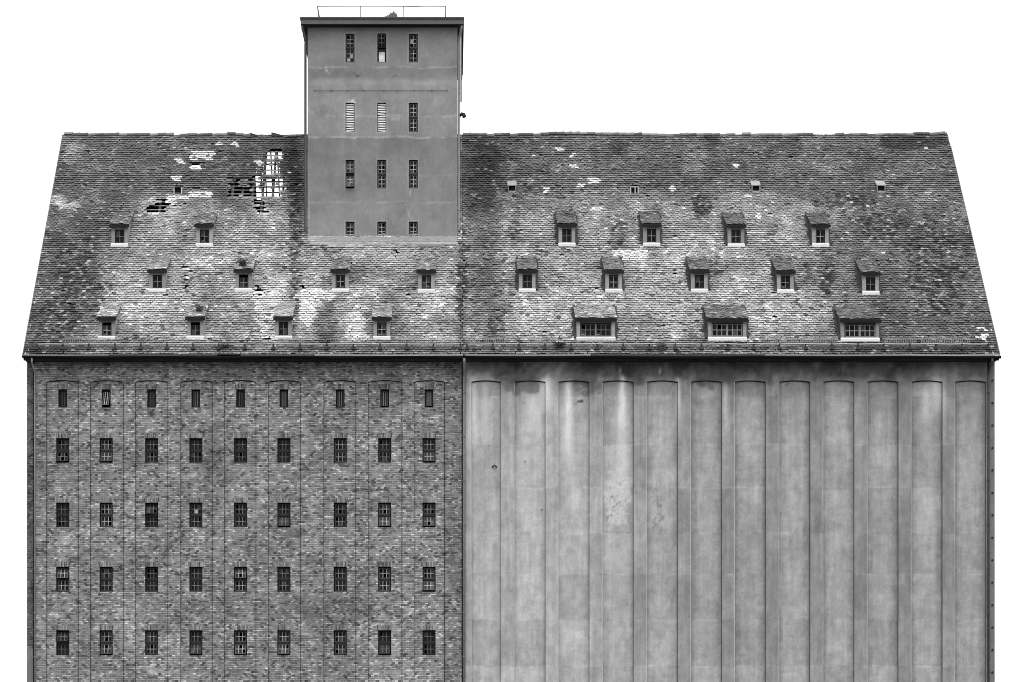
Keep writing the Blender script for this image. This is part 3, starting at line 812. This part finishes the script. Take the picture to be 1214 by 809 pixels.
# ------------------------------------------------------------------ eaves: soffit, gutter, snow guards, downpipes
def eaves(parent, roof, xa, xb, seed, ext_l, ext_r, lip):
    so = MB(); so.box(xa, xb, YE + .03, YW + .25, ZE - .16, ZE - .10, 0.015); so.box(xa, xb, YE + .06, YE + .1, ZE - .22, ZE - .162, 0.015)
    so.build('soffit', 'wood', parent)
    gt = MB(); r = 0.10; N = 9
    a0, a1 = xa - ext_l, xb + ext_r
    nseg = 60; V = []; T = []
    rng = random.Random(seed)
    for i in range(nseg + 1):
        x = a0 + (a1 - a0) * i / nseg; dz = -0.05 + 0.02 * math.sin(i * .37 + seed) + rng.uniform(-.006, .006)
        for k in range(N):
            a = math.pi * k / (N - 1)
            V.append((x, YE - .05 - math.cos(a) * r, ZE + dz - math.sin(a) * r)); T.append(0.013)
    gt.add(V, [(i * N + k, i * N + k + 1, (i + 1) * N + k + 1, (i + 1) * N + k) for i in range(nseg) for k in range(N - 1)], T)
    for (p0, p1, tn) in lip:
        gt.tube([(wx(p0, YE), YE - .05 - r, ZE - .035), (wx((p0 + p1) / 2, YE), YE - .05 - r, ZE - .042), (wx(p1, YE), YE - .05 - r, ZE - .035)], 0.022, 6, tn)
    g = gt.build('gutter', 'zinc', parent)
eaves(ware, roofA, XL, XS - .01, 1, 0.03, 0, [(28, 130, .3), (131, 258, .12), (286, 372, .15), (373, 549, .5)])
eaves(silo, roofB, XS + .01, XR, 2, 0, 0.05, [(551, 700, .42), (701, 905, .10), (906, 1080, .4), (1080, 1185, .5)])
def snow_rail(parent, spans, off, name='snow_guard'):
    mb = MB(); py = 410.5
    s0 = roof_t(py + 1.5) / Vs.y
    o = Vector((0, YE, ZE)); U = Vector((1, 0, 0))
    for a, b_ in spans:
        Yq = YE + s0 * Vs.y
        x0, x1 = wx(a, Yq), wx(b_, Yq)
        nn = int((x1 - x0) / 1.08)
        pts = []
        rng = random.Random(int(a))
        for i in range(nn * 2 + 1):
            x = x0 + (x1 - x0) * i / (nn * 2)
            pts.append(o + U * x + Vs * s0 + Ns * (0.17 + rng.uniform(-.012, .012)))
        mb.tube(pts, 0.027, 6, 0.36)
        mb.tube([p - Vs * 0.13 - Ns * .03 for p in pts], 0.014, 6, 0.06)
        for i in range(nn + 1):
            x = x0 + 0.05 + (x1 - x0 - .1) * i / nn
            mb.obox(o + U * x, U, Vs, Ns, (-.018, .018), (s0 - .30, s0 + .03), (0.0, 0.075), 0.035)
            mb.obox(o + U * x, U, Vs, Ns, (-.028, .028), (s0 - .05, s0 + .02), (0.0751, 0.2), 0.035)
            mb.obox(o + U * x, U, Vs, Ns, (-.085, .085), (s0 - .27, s0 - .13), (0.06, 0.13), 0.02)
    mb.build(name, 'iron', parent)
snow_rail(roofA, [(43, 292), (323, 547)], 0)
snow_rail(roofB, [(552, 1172)], 0)
def snow_fence(parent, spans):
    o = Vector((0, YE, ZE)); U = Vector((1, 0, 0))
    s0 = roof_t(408.5) / Vs.y; Yq = YE + s0 * Vs.y
    for a, b_ in spans:
        mb = MB(); x0, x1 = wx(a, Yq), wx(b_, Yq)
        Up = Vector((0, -0.25, 0.97)).normalized(); Dp = U.cross(Up)
        oo = o + Vs * s0 + Ns * .06
        for h in (0.0, 0.2): mb.obox(oo, U, Up, Dp, (x0, x1), (h, h + .022), (-.01, .01), 0.28)
        x = x0
        while x < x1:
            mb.obox(oo, U, Up, Dp, (x, x + .02), (0.0221, 0.2), (-.012, .012), 0.30); x += 0.095
        mb.build('snow_fence', 'iron', parent)
snow_fence(roofA, [(78, 132), (330, 362), (392, 438), (470, 540)])
snow_fence(roofB, [(552, 600), (625, 660), (905, 992), (1046, 1085), (1092, 1150)])

def downpipe(parent, px, tone, y=YW - .09, r=0.05, top=425, name='downpipe', brackets=4.4):
    mb = MB(); x = wx(px)
    mb.tube([(x, YE - .05, ZE - .14), (x, YE - .04, ZE - .3), (x, y - .02, ZE - .62), (x, y, ZE - .8), (x, y, 0.1)], r, 10, tone)
    o = mb.build(name, 'zinc', parent, True)
    bk = MB(); z = ZE - 1.5
    while z > 3:
        bk.tube([(x, y, z), (x, y, z + .06)], r + .015, 10, tone * .7); bk.box(x - .02, x + .02, y + .02, YW + .12, z + .01, z + .05, tone * .5); z -= brackets / 2.4
    bk.build('pipe_bracket', 'iron', o)
downpipe(ware, 41.8, 0.22, r=0.038)
downpipe(silo, 550.2, 0.20, r=0.055)
downpipe(silo, 1171.2, 0.07, r=0.05)
jt = MB(); jt.box(wx(547.6), wx(551.6), YW + .12, YW + .3, ZB, ZE - .2, 0.02); jt.build('expansion_joint', 'iron', silo)

# ------------------------------------------------------------------ dormers
def dormer(parent, px, pyb, wpx=19.6, hpx=26.5, wide=False, rs=0, roof_tone=0.2, white=0.55, cheek=0.24, header=0.2, open_=False, cheek_shade=False):
    rng = random.Random(rs)
    t0 = roof_t(pyb); Y = YE + t0; k = Y / F
    xc = wx(px, Y); z0 = ZE + M * t0; hw = wpx * k / 2; zt = z0 + hpx * k
    Y -= 0.04
    x0, x1 = xc - hw, xc + hw
    ow = (37 if wide else 11.2) * k / 2
    wz0 = z0 + 3.9 * k; wz1 = zt - (6.6 if not wide else 6.3) * k
    # boarded front round the opening, and cheeks
    mb = MB()
    jt_ = rng.uniform(0.20, 0.30) if cheek_shade else rng.uniform(.19, .26)
    mb.box(x0, xc - ow, Y, Y + .12, z0, zt, jt_); mb.box(xc + ow, x1, Y, Y + .12, z0, zt, jt_ * rng.uniform(.85, 1.1))
    mb.box(xc - ow, xc + ow, Y + .012, Y + .12, wz1, zt, header)  # header tone includes painted shade from the hood above
    mb.box(xc - ow, xc + ow, Y + .005, Y + .12, z0, wz0, 0.4)
    mb.box(xc - ow, xc + ow, Y + .4, Y + .42, z0, zt, 0.01)
    sd = 0.53
    q = (zt - z0) / (M - sd)
    for xx, dx in ((x0, 0.06), (x1, -0.06)):
        P = [(Y + .121, z0 - .2), (Y + .121, zt), (Y + q + .15, zt + (q + .15) * sd), (Y + q + .4, zt + q * sd - .1)]
        mb.add([(xx, a, b_) for a, b_ in P] + [(xx + dx, a, b_) for a, b_ in P], [(0, 1, 2, 3), (4, 7, 6, 5), (0, 4, 5, 1), (1, 5, 6, 2), (2, 6, 7, 3)], cheek)
    if cheek_shade:                                        # dark strips painting in dormer shade where the cheeks meet the tiles
        U_ = Vector((1, 0, 0)); o_ = Vector((0, Y, z0)); L_ = q / Vs.y
        for xx, wd in ((x0, -.10), (x1, .10)):
            mb.obox(o_, U_, Vs, Ns, (min(xx, xx + wd), max(xx, xx + wd)), (.05, L_), (.06, .10), .035)
            k_ = 0
            while k_ < 14:                            # frayed outer edge
                a_ = rng.uniform(.05, L_ - .25); e_ = wd + (rng.uniform(-.08, -.01) if wd < 0 else rng.uniform(.01, .08))
                mb.obox(o_, U_, Vs, Ns, (min(xx + wd, xx + e_), max(xx + wd, xx + e_)), (a_, a_ + rng.uniform(.06, .2)), (.062 + .001 * k_, .095), .045); k_ += 1
    d = mb.build('dormer', 'wood', parent)
    s = MB(); s.add([(x0 - .015, Y - .10, z0 - .05), (x1 + .015, Y - .10, z0 - .05), (x1 + .015, Y - .004, z0 - .05), (x0 - .015, Y - .004, z0 - .05),
                     (x0 - .015, Y - .10, z0 + .06), (x1 + .015, Y - .10, z0 + .06), (x1 + .015, Y - .004, z0 + .125), (x0 - .015, Y - .004, z0 + .125)],
                    [(0, 3, 2, 1), (4, 5, 6, 7), (0, 1, 5, 4), (1, 2, 6, 5), (2, 3, 7, 6), (3, 0, 4, 7)], white)
    s.build('sill', 'paint', d)
    # shed roof of little tiles
    ang = math.atan(sd)
    over = 0.17
    U = Vector((1, 0, 0)); V = Vector((0, math.cos(ang), math.sin(ang))); N = Vector((0, -V.z, V.y))
    o = Vector((x0 - .07, Y - over, zt + .02 - over * sd))
    length = (q + over + .12) / math.cos(ang); width = x1 - x0 + .14
    sk = MB(); sk.obox(o, U, V, N, (0.01, width - .01), (0.02, length), (-.05, -.012), 0.05)
    sk.obox(o, U, V, N, (0.0, width), (-.01, .03), (-.13, -.014), .025)
    dr = sk.build('dormer_roof', 'wood', d)
    def tf(xq, sq, J, r_): return np.clip(roof_tone * np.exp(r_.normal(0, .18, len(xq))) * np.where(r_.random(len(xq)) < .08, 1.9, 1), .03, .7)
    tl = tile_field('dormer_roof', tuple(o), tuple(U), tuple(V), tuple(N), width, length, None, tf, seed=rs + 50, sag=0.05, tw=0.165, ex=0.135, slip=0.06, low=.042, th=.02)
    # join boards and tiles into one mesh
    merge(dr, tl)
    # window
    fm = MB(); pm = MB()
    yw = Y + .05; fr = 0.03
    a0, a1 = xc - ow, xc + ow
    ft = 0.01
    fm.box(a0, a0 + fr, yw, yw + .05, wz0, wz1, ft); fm.box(a1 - fr, a1, yw, yw + .05, wz0, wz1, ft)
    fm.box(a0 + fr, a1 - fr, yw, yw + .05, wz1 - .03, wz1, ft * .5); fm.box(a0 + fr, a1 - fr, yw, yw + .05, wz0, wz0 + fr, ft)
    bt = rng.choice([.14, .2, .3])
    leaves = [(a0 + fr, a1 - fr, 2)] if not wide else [(a0 + fr, xc - .02, 3), (xc + .02, a1 - fr, 3)]
    if wide: fm.box(xc - .02, xc + .02, yw - .004, yw + .05, wz0 + fr, wz1 - .03, 0.2)
    for (l, r_, n) in leaves:
        b0, b1 = wz0 + fr, wz1 - .03; sb = .022; st_ = .8 if wide else .25
        yy = yw + .008
        if open_: b1 = b0 + (b1 - b0) * .8
        fm.box(l, l + sb, yy, yy + .03, b0, b1, bt * st_); fm.box(r_ - sb, r_, yy, yy + .03, b0, b1, bt * st_)
        fm.box(l + sb, r_ - sb, yy, yy + .03, b0, b0 + sb, bt * st_); fm.box(l + sb, r_ - sb, yy, yy + .03, b1 - sb, b1, bt * st_)
        for c in range(1, n):
            xx = l + (r_ - l) * c / n; fm.box(xx - .012, xx + .012, yy - .003, yy + .027, b0 + sb, b1 - sb, bt)
        zz = (b0 + b1) / 2
        for c in range(n):
            xa = l + (r_ - l) * c / n + .012; xb = l + (r_ - l) * (c + 1) / n - .012
            fm.box(max(xa, l + sb), min(xb, r_ - sb), yy - .002, yy + .026, zz - .012, zz + .012, bt)
            for h in range(2):
                if rng.random() < .12: continue
                za = b0 if h == 0 else zz; zb = zz if h == 0 else b1
                t = 0.05 if rng.random() < .2 else rng.uniform(.003, .014)
                j = rng.uniform(-.004, .004)
                pm.add([(xa, yy + .02 + j, za), (xb, yy + .02, za), (xb, yy + .02 - j, zb), (xa, yy + .02, zb)], [(0, 1, 2, 3)], t)
    fm.build('window_frame', 'paint', d)
    if pm.v: pm.build('pane', 'glass', d)
    return d, xc, Y, zt, hw
def merge(a, b_):
    """add mesh b to mesh a (used once per dormer roof)"""
    A, B = a.data, b_.data
    import bmesh
    bm = bmesh.new(); bm.from_mesh(A); n0 = len(bm.faces); bm.from_mesh(B)
    bm.faces.ensure_lookup_table()
    for f in bm.faces[n0:]: f.material_index = 1
    A.materials.append(MT['tile'])
    bm.to_mesh(A); bm.free(); A.update()
    bpy.data.objects.remove(b_, do_unlink=True)

DL = [(142, 292.3, .2), (242.5, 292.3, .2), (186.8, 346, .3), (289, 345.5, .32), (403.5, 346, .22), (505.5, 346.6, .22), (126.8, 402.3, .36), (231.8, 402, .3), (336, 402, .36), (452.7, 402.5, .3)]
DR = [(672, 291.6, .16), (772.3, 291.6, .17), (872.5, 292.5, .17), (972.5, 292.3, .15), (625, 346, .2), (727.5, 346.4, .2), (829, 346.3, .19), (931, 347, .17), (1032, 349, .16)]
dinfo = {}
for i, (px, py, rt) in enumerate(DL): dinfo[px] = dormer(ware, px, py, rs=i + 1, roof_tone=rt * .85, cheek=.3, open_=(px in (126.8, 231.8, 289)))
for i, (px, py, rt) in enumerate(DR): dinfo[px] = dormer(silo, px, py, rs=i + 30, roof_tone=rt * .78, cheek=.05, header=.15, cheek_shade=True)  # dark cheeks: their occluded side is painted into the tone
for i, (px, py, rt) in enumerate(((706.3, 403.2, .3), (862, 403.3, .17), (1019.3, 404.3, .13))):
    dormer(silo, px, py, 45.5, 26.3, True, i + 70, rt * .85, white=(.5, .6, .6)[i], header=(.14, .1, .05)[i], cheek=.06, cheek_shade=True)
# roof vents
for parent, px, py, cap in ((silo, 607, 222, True), (silo, 752, 225, False), (silo, 896, 222, True), (silo, 1044.3, 222, True), (ware, 211, 225, False)):
    t0 = roof_t(py + 6.8); Y = YE + t0; k = Y / F; xc = wx(px, Y); z0 = ZE + M * t0 + .03
    v = MB(); hw = 4.9 * k; h = 8.3 * k; Y -= .09
    v.box(xc - hw, xc - hw + .035, Y, Y + .3, z0, z0 + h, .2 if cap else .45); v.box(xc + hw - .035, xc + hw, Y, Y + .3, z0, z0 + h, .2 if cap else .45)
    v.box(xc - hw + .035, xc + hw - .035, Y + .12, Y + .3, z0, z0 + h - .035, .01)
    v.box(xc - hw + .035, xc + hw - .035, Y, Y + .1, z0 - .03, z0 + .02, .3)
    vo = v.build('roof_vent', 'zinc', roofA if parent is ware else roofB)
    c = MB()
    if cap:
        sd = .62; L = .42
        P = [(xc - hw - .02, Y - .02, z0 + h - .012), (xc + hw + .02, Y - .02, z0 + h - .012), (xc + hw + .02, Y + L, z0 + h + L * sd), (xc - hw - .02, Y + L, z0 + h + L * sd)]
        v2 = MB(); v2.add(P + [(a, b_, c_ - .04) for a, b_, c_ in P], [(0, 1, 2, 3), (0, 4, 5, 1), (1, 5, 6, 2), (2, 6, 7, 3), (3, 7, 4, 0), (7, 6, 5, 4)], .24)
        me = v2; o2 = v2.build('vent_cap', 'zinc', roofA if parent is ware else roofB)
    else:
        v2 = MB(); v2.box(xc - hw, xc + hw, Y - .01, Y + .25, z0 + h, z0 + h + .03, .45 if parent is silo else .08)
        if parent is silo: v2.box(xc + .01, xc + .045, Y - .012, Y + .05, z0 + .021, z0 + h - .001, .5)
        v2.build('vent_cap', 'zinc', roofA if parent is ware else roofB)

# ------------------------------------------------------------------ tower
def ty(py): return CAMZ + (HY - py) / F * YT
def tx(px): return (px - CX) / F * YT
TZ0, TZ1 = ty(282.5), ty(29.5)
th = []
TC = [415, 452.6, 490]
TR = [(40.3, 74.2), (122, 156.6), (189.6, 223.6), (262.9, 280.6)]
for r_, (a, b_) in enumerate(TR):
    for c in TC: th.append((tx(c - 5.3), tx(c + 5.3), ty(b_), ty(a)))
def tone_tower(X, Z):
    px, py = CX + X * F / YT, HY - (Z - CAMZ) * F / YT
    wob = py + 3.5 * (fbm(px * 0.05, py * 0, 3) - .5) + 1.5 * (fbm(px * .2, py * 0, 4) - .5)
    base = np.interp(wob, [20, 78, 80.5, 92, 98, 162, 164, 200, 239, 241, 285], [.175, .18, .165, .17, .215, .20, .165, .175, .18, .19, .195])
    t = base * (0.84 + .32 * fbm(px * .03, py * .04, 5)) * (.88 + .24 * fbm(px * .15, py * .05, 6))
    for yy, st, sd in ((80, .6, 1), (138, .4, 2), (163, .75, 3), (208, .15, 4), (240, .4, 5)):
        s = sst(.25, .6, fbm(px * .06, py * 0 + sd * 9, 7 + sd))
        t = t * (1 + st * s * np.exp(-((wob - yy) / .9) ** 2))
    t = t * (1 + .22 * np.exp(-((wob - 95) / 5) ** 2) * fbm(px * .03, py * .1, 10))
    # old repairs
    for (cx, cy, rx, ry, k, sd) in ((380, 132, 12, 10, -.13, 1), (395, 88, 30, 6, -.12, 2), (476, 253, 9, 6, -.05, 3), (468, 141, 8, 3, .3, 4), (452, 138, 5, 2, .2, 5), (386, 83, 1.6, 4, .5, 6), (419, 121, 3, 2, .8, 7), (424, 90, 3, 1.5, -.4, 8), (520, 120, 8, 8, .1, 9)):
        t = t * (1 + k * blob(px, py, cx, cy, rx, ry, .3, sd, .5, .2))
    # frame of lighter plaster round the openings
    for c in TC:
        for (a, b_) in TR:
            d = np.maximum(np.abs(px - c) - 5.3, np.maximum(a - py, py - b_))
            t = np.where((d >= -.05) & (d < 1.3), t * 1.22, t)
    for pts, k_ in ((((386, 77), (388, 84), (390, 88)), .8), (((419, 86), (422, 91), (425, 92)), -.5), (((465, 92), (469, 89), (472, 92)), -.5), (((427, 104), (431, 108)), -.4), (((413, 121), (418, 119), (421, 116)), .9), (((448, 113), (453, 118), (456, 122)), -.35), (((458, 124), (461, 127)), -.5), (((487, 226), (486, 233)), .6), (((472, 242), (478, 240), (480, 250), (474, 258)), -.3), (((490, 243), (484, 253), (488, 260)), .35), (((364, 130), (371, 133), (374, 139), (380, 141)), .4), (((365, 244), (367, 252), (366, 260)), .6), (((525, 150), (530, 160)), .2)):
        for (xa, ya), (xb, yb) in zip(pts, pts[1:]):
            ll = np.hypot(xb - xa, yb - ya); u_ = np.clip(((px - xa) * (xb - xa) + (py - ya) * (yb - ya)) / ll ** 2, 0, 1)
            d_ = np.hypot(px - xa - u_ * (xb - xa), py - ya - u_ * (yb - ya))
            t = t * (1 + k_ * np.clip(1 - d_ / .9, 0, 1))
    cr = np.abs(px - (484 + 5 * (fbm(py * .12, py * 0, 12) - .5) - (py - 255) * .25)) < .5
    t = np.where(cr & (py > 240) & (py < 262), t * 1.25, t)
    t = np.where((px < 366.3) | (px > 540.6), t * 1.15, t)
    return np.clip(t, .06, .6)
tw_ = MB()
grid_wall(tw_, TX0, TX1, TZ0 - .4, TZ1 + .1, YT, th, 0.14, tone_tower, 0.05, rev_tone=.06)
YTB = YT + 7.5
for x in (TX0, TX1):
    tw_.add([(x, YT, TZ0 - 1), (x, YTB, TZ0 - 1), (x, YTB, TZ1 + .1), (x, YT, TZ1 + .1)], [(0, 1, 2, 3)], .23)
tw_.add([(TX0, YTB, TZ0 - 6), (TX1, YTB, TZ0 - 6), (TX1, YTB, TZ1 + .1), (TX0, YTB, TZ1 + .1)], [(0, 1, 2, 3)], .23)
tw_.build('wall', 'plaster', tower)
for py in (115, 235, 283):
    fl = MB(); fl.box(TX0 + .02, TX1 - .02, YT + .25, YTB - .02, ty(py), ty(py) + .15, 0.08)
    fl.build('floor_slab', 'wood', tower)
# flat roof slab with deep fascia
OV = .38
YF = YT - OV
def fz(py): return CAMZ + (HY - py) / F * YF
def fx(px): return (px - CX) / F * YF
cn = MB()
cn.box(fx(356.4), fx(549.6), YF, YTB + OV, fz(28.6), fz(22.6), 0.10)
cn.box(fx(357), fx(549), YF + .03, YTB + OV - .03, fz(29.4), fz(28.6) - .002, 0.015)  # black underside sheet, painting in the shadow below the fascia
cn.box(fx(355.6), fx(550.2), YF - .05, YTB + OV + .05, fz(22.6) + .002, fz(22.6) + .07, 0.06)
cn.build('cornice', 'zinc', tower)
rl = MB()
YRL = YT + .6
def q(px, py): return Vector(((px - CX) / F * YRL, YRL, CAMZ + (HY - py) / F * YRL))
rl.tube([q(376.5, 7.6), q(420, 7.5), q(452, 7.5), q(478, 7.6), q(505, 8.3), q(529, 8.2)], .02, 6, .12)
rt = fz(22.6) + .07
posts = [(376.5, 379), (427.5, 427.6), (478.2, 478), (528.6, 528.2)]
ral = rl.build('railing', 'iron', tower)
for i, (a, b_) in enumerate(posts):
    p = MB(); t = q(a, 7.7); bt_ = Vector(((b_ - CX) / F * YRL, YRL, rt)); p.tube([bt_, t], [.035, .03] if i in (0, 3) else .018, 6, .09)
    if i in (0, 3):
        p.tube([t, Vector((t.x, YRL + 4.5, t.z))], .02, 6, .1); p.tube([Vector((t.x, YRL + 4.5, rt)), Vector((t.x, YRL + 4.5, t.z))], .025, 6, .1)
    p.build('railing_post', 'iron', ral)
# windows and louvres
for r_, (a, b_) in enumerate(TR):
    for ci, c in enumerate(TC):
        x0, x1, z0, z1 = tx(c - 5.3), tx(c + 5.3), ty(b_), ty(a)
        rw = random.Random(r_ * 9 + ci + 200); y = YT + .07
        if r_ == 1 and ci < 2:
            lv = MB(); lv.box(x0, x0 + .025, y - .03, y + .06, z0, z1, .05); lv.box(x1 - .025, x1, y - .03, y + .06, z0, z1, .05)
            lv.box(x0, x1, y + .1, y + .12, z0, z1, .02)
            n = 17
            for k in range(n):
                zz = z0 + (z1 - z0) * k / n; hh = (z1 - z0) / n * .6; e = rw.choice([0, 0, 0, -.012, .012])
                P = [(x0 + .026, y - .03, zz + e), (x1 - .026, y - .03, zz - e), (x1 - .026, y + .02, zz + hh - e), (x0 + .026, y + .02, zz + hh + e)]
                lv.add(P + [(a_, b2 + .012, c2 - .008) for a_, b2, c2 in P], [(0, 1, 2, 3), (7, 6, 5, 4), (0, 4, 5, 1), (2, 6, 7, 3), (1, 5, 6, 2), (3, 7, 4, 0)], .75)
            lv.build('louvre', 'paint', tower)
            continue
        pale = ()
        kw = dict(bar_tone=rw.choice([.25, .32, .4]))
        if r_ == 0 and ci == 0: pale = ((0, 1, 1), (0, 0, 0))
        if r_ == 0 and ci == 2: pale = ((1, 0, 1),)
        if r_ == 0 and ci == 1: make_window(tower, x0, x1, z0, z1, y, 2, 2, 3, rw, .022, tilt=[0, -.9], board=0, split=.44, **kw); continue
        if r_ == 2 and ci == 0: kw['tilt'] = [.4, .2]
        make_window(tower, x0, x1, z0, z1, y, 2 if r_ < 3 else 1, 2, 3, rw, .022, frame=.03, pale=pale, **kw)
# pipes down the corners, cable, lamp arm
for px, tone, r0 in ((362.2, .06, .055), (543.9, .16, .05)):
    p = MB(); x = tx(px); s_ = -1 if px < 450 else 1
    p.tube([(x + .12 * s_, YF + .1, fz(28.8)), (x + .12 * s_, YF + .12, fz(33)), (x, YT - .05, fz(43)), (x, YT - .05, fz(50)), (x, YT - .05, ty(272)), (x, YT - .2, ty(275))], r0, 8, tone)
    p.build('downpipe', 'zinc', tower, True)
p = MB(); x = tx(545.6); p.tube([(x, YT - .03, ty(34)), (x, YT - .03, ty(121))], .025, 6, .45); p.tube([(tx(546.9), YT - .02, ty(34)), (tx(546.8), YT - .02, ty(121)),], .03, 6, .12); p.build('conductor', 'zinc', tower)
p = MB(); x = tx(545.4); p.tube([(x, YT + .1, ty(137)), (tx(547.5), YT - .02, ty(135.2)), (tx(549.5), YT - .04, ty(135.8)), (tx(550.6), YT - .05, ty(139.5))], [.05, .07, .08, .09], 8, .02); p.build('overflow_spout', 'iron', tower, True)
p = MB(); p.tube([(tx(372.5), YT - .03, ty(107.3)), (tx(410), YT - .03, ty(107.4)), (tx(453), YT - .03, ty(107.5)), (tx(531), YT - .03, ty(107.5))], .007, 6, .07)
for px in (373, 393, 411.5, 432, 455, 471, 491, 512, 530):
    p.box(tx(px) - .016, tx(px) + .016, YT - .05, YT + .01, ty(107.5) - .02, ty(107.5) + .02, .08)
p.build('cable', 'iron', tower)
# zinc apron where the tower meets the tiles
ap = MB(); x0, x1 = tx(365), tx(542)
oA = Vector((0, YT, ZE + M * TT)); U = Vector((1, 0, 0))
ap.obox(oA, U, Vs, Ns, (x0, x1), (-.34, -.02), (.055, .075), .20)
ap.obox(oA, U, Vs, Ns, (x0 + .1, x1 - .05), (-.52, -.345), (.058, .068), .26)
ap.box(x0, x1, YT - .03, YT - .004, ty(282.5) + .02, ty(281.4) + .03, .3)
rr = random.Random(8); xx = x0
while xx < x1 - .3:
    L = rr.uniform(.3, 1.1); 
    if rr.random() < .7: ap.obox(oA, U, Vs, Ns, (xx, min(xx + L, x1)), (-.68, -.53), (.06, .068), rr.choice([.15, .25, .36]))
    xx += L
ap.build('apron_flashing', 'zinc', tower)

# ------------------------------------------------------------------ rubble on the tower top, plants on the roofs
rb = MB()
def rock(c, r, rr, tone):
    n = 9; V = [(c[0], c[1], c[2] + r[2])]; Fs = []
    for lv_, (rad, hz) in enumerate(((.62, .72), (1, .2), (1.05, -.4))):
        for k in range(n):
            a = 6.2832 * k / n; e = rr.uniform(.8, 1.15)
            V.append((c[0] + math.cos(a) * r[0] * rad * e, c[1] + math.sin(a) * r[1] * rad * e, c[2] + r[2] * hz * rr.uniform(.85, 1.1)))
    for k in range(n): Fs.append((0, 1 + k, 1 + (k + 1) % n))
    for l in range(2):
        for k in range(n): Fs.append((1 + l * n + k, 1 + (l + 1) * n + k, 1 + (l + 1) * n + (k + 1) % n, 1 + l * n + (k + 1) % n))
    rb.add(V, Fs, tone)
rr = random.Random(4)
YK = YT + 1.1
for (px, top, rx) in ((467, 13.2, .12), (463.5, 14.8, .13), (460, 17, .14), (457, 19.3, .13), (469.5, 16, .09), (465, 18.5, .2)):
    zt = CAMZ + (HY - top) / F * YK; hh = (zt - rt) * .62
    rock(((px - CX) / F * YK, YK + rr.uniform(-.1, .1), zt - hh), (rx, .2, hh), rr, rr.choice([.1, .16, .22]))
rbo = rb.build('rubble_heap', 'concrete')
rbo['label'] = 'small heap of broken masonry lying on the flat tower top behind the railing'; rbo['category'] = 'rubble'

def plant(name, label, cat, base, n, height, spread, leaf, seed, tone=0.07, lean=(0, 0), droop=0.0, stem_tone=.06):
    rng = random.Random(seed)
    root = thing(name, label, cat, base)
    B = Vector(base)
    st = MB(); lf = MB()
    for k in range(n):
        a = rng.uniform(0, 6.283); r_ = rng.uniform(0, spread); h = height * rng.uniform(.45, 1)
        tip = B + Vector((math.cos(a) * r_ + lean[0] * h, math.sin(a) * r_ * .6 - .05 + lean[1] * h, h - droop * r_))
        mid = (B + tip) / 2 + Vector((rng.uniform(-.04, .04), 0, .05))
        st.tube([B + Vector((rng.uniform(-.5, .5) * spread, 0, -.03)), mid, tip], [.008, .006, .003], 4, stem_tone)
        for q_ in range(14 if leaf > .02 else 5):
            f = rng.uniform(.25, 1.05); p = B.lerp(tip, f) + Vector((rng.gauss(0, .04), rng.gauss(0, .04), rng.gauss(0, .03) + .03 * (1 - f)))
            d = Vector((rng.gauss(0, 1), rng.gauss(0, 1), rng.gauss(.2, .7))).normalized(); e = d.cross(Vector((rng.gauss(0, 1), rng.gauss(0, 1), rng.gauss(0, 1)))).normalized()
            L = leaf * rng.uniform(.7, 1.5)
            lf.add([p - d * L, p + e * L * .45, p + d * L, p - e * L * .45], [(0, 1, 2, 3)], tone * rng.choice([.4, .7, 1, 1.4, 2]))
    st.build('stem', 'leaf', root); lf.build('foliage', 'leaf', root)
    return root
def roof_pt(px, py, up=.03):
    t0 = roof_t(py); Y = YE + t0
    return (wx(px, Y), Y - up * .7, ZE + M * t0 + up)
d_, xc, Y, zt, hw = dinfo[231.8]
plant('roof_shrub', 'bushy dark shrub growing on the roof of the lowest dormer row, second from the left', 'shrub', (xc + .1, Y + .45, zt + .27), 30, .30, .30, .035, 1, .09)
d_, xc, Y, zt, hw = dinfo[289]
plant('withered_weed', 'withered ragged weed sprawling over the dormer roof in the middle of the left roof half', 'weed', (xc - .05, Y + .12, zt + .16), 26, .26, .42, .035, 2, .05)
plant('gutter_weed', 'dark weeds hanging over the gutter above the brick wall', 'weed', roof_pt(266, 414), 22, .26, .42, .035, 3, .05, droop=.35)
plant('gutter_weed', 'dark leafy weed on the snow guard left of the first wide dormer', 'weed', roof_pt(663, 413.5), 22, .24, .36, .04, 4, .03)
plant('grass_tuft', 'pale dry grass tuft on the eaves between the first and second wide dormers', 'grass tuft', roof_pt(785, 418), 110, .42, .36, .018, 5, .12, stem_tone=.1)
plant('grass_tuft', 'thin grass blades standing just below the leftmost wide dormer', 'grass tuft', roof_pt(713, 413), 14, .42, .3, .012, 6, .25, stem_tone=.3)
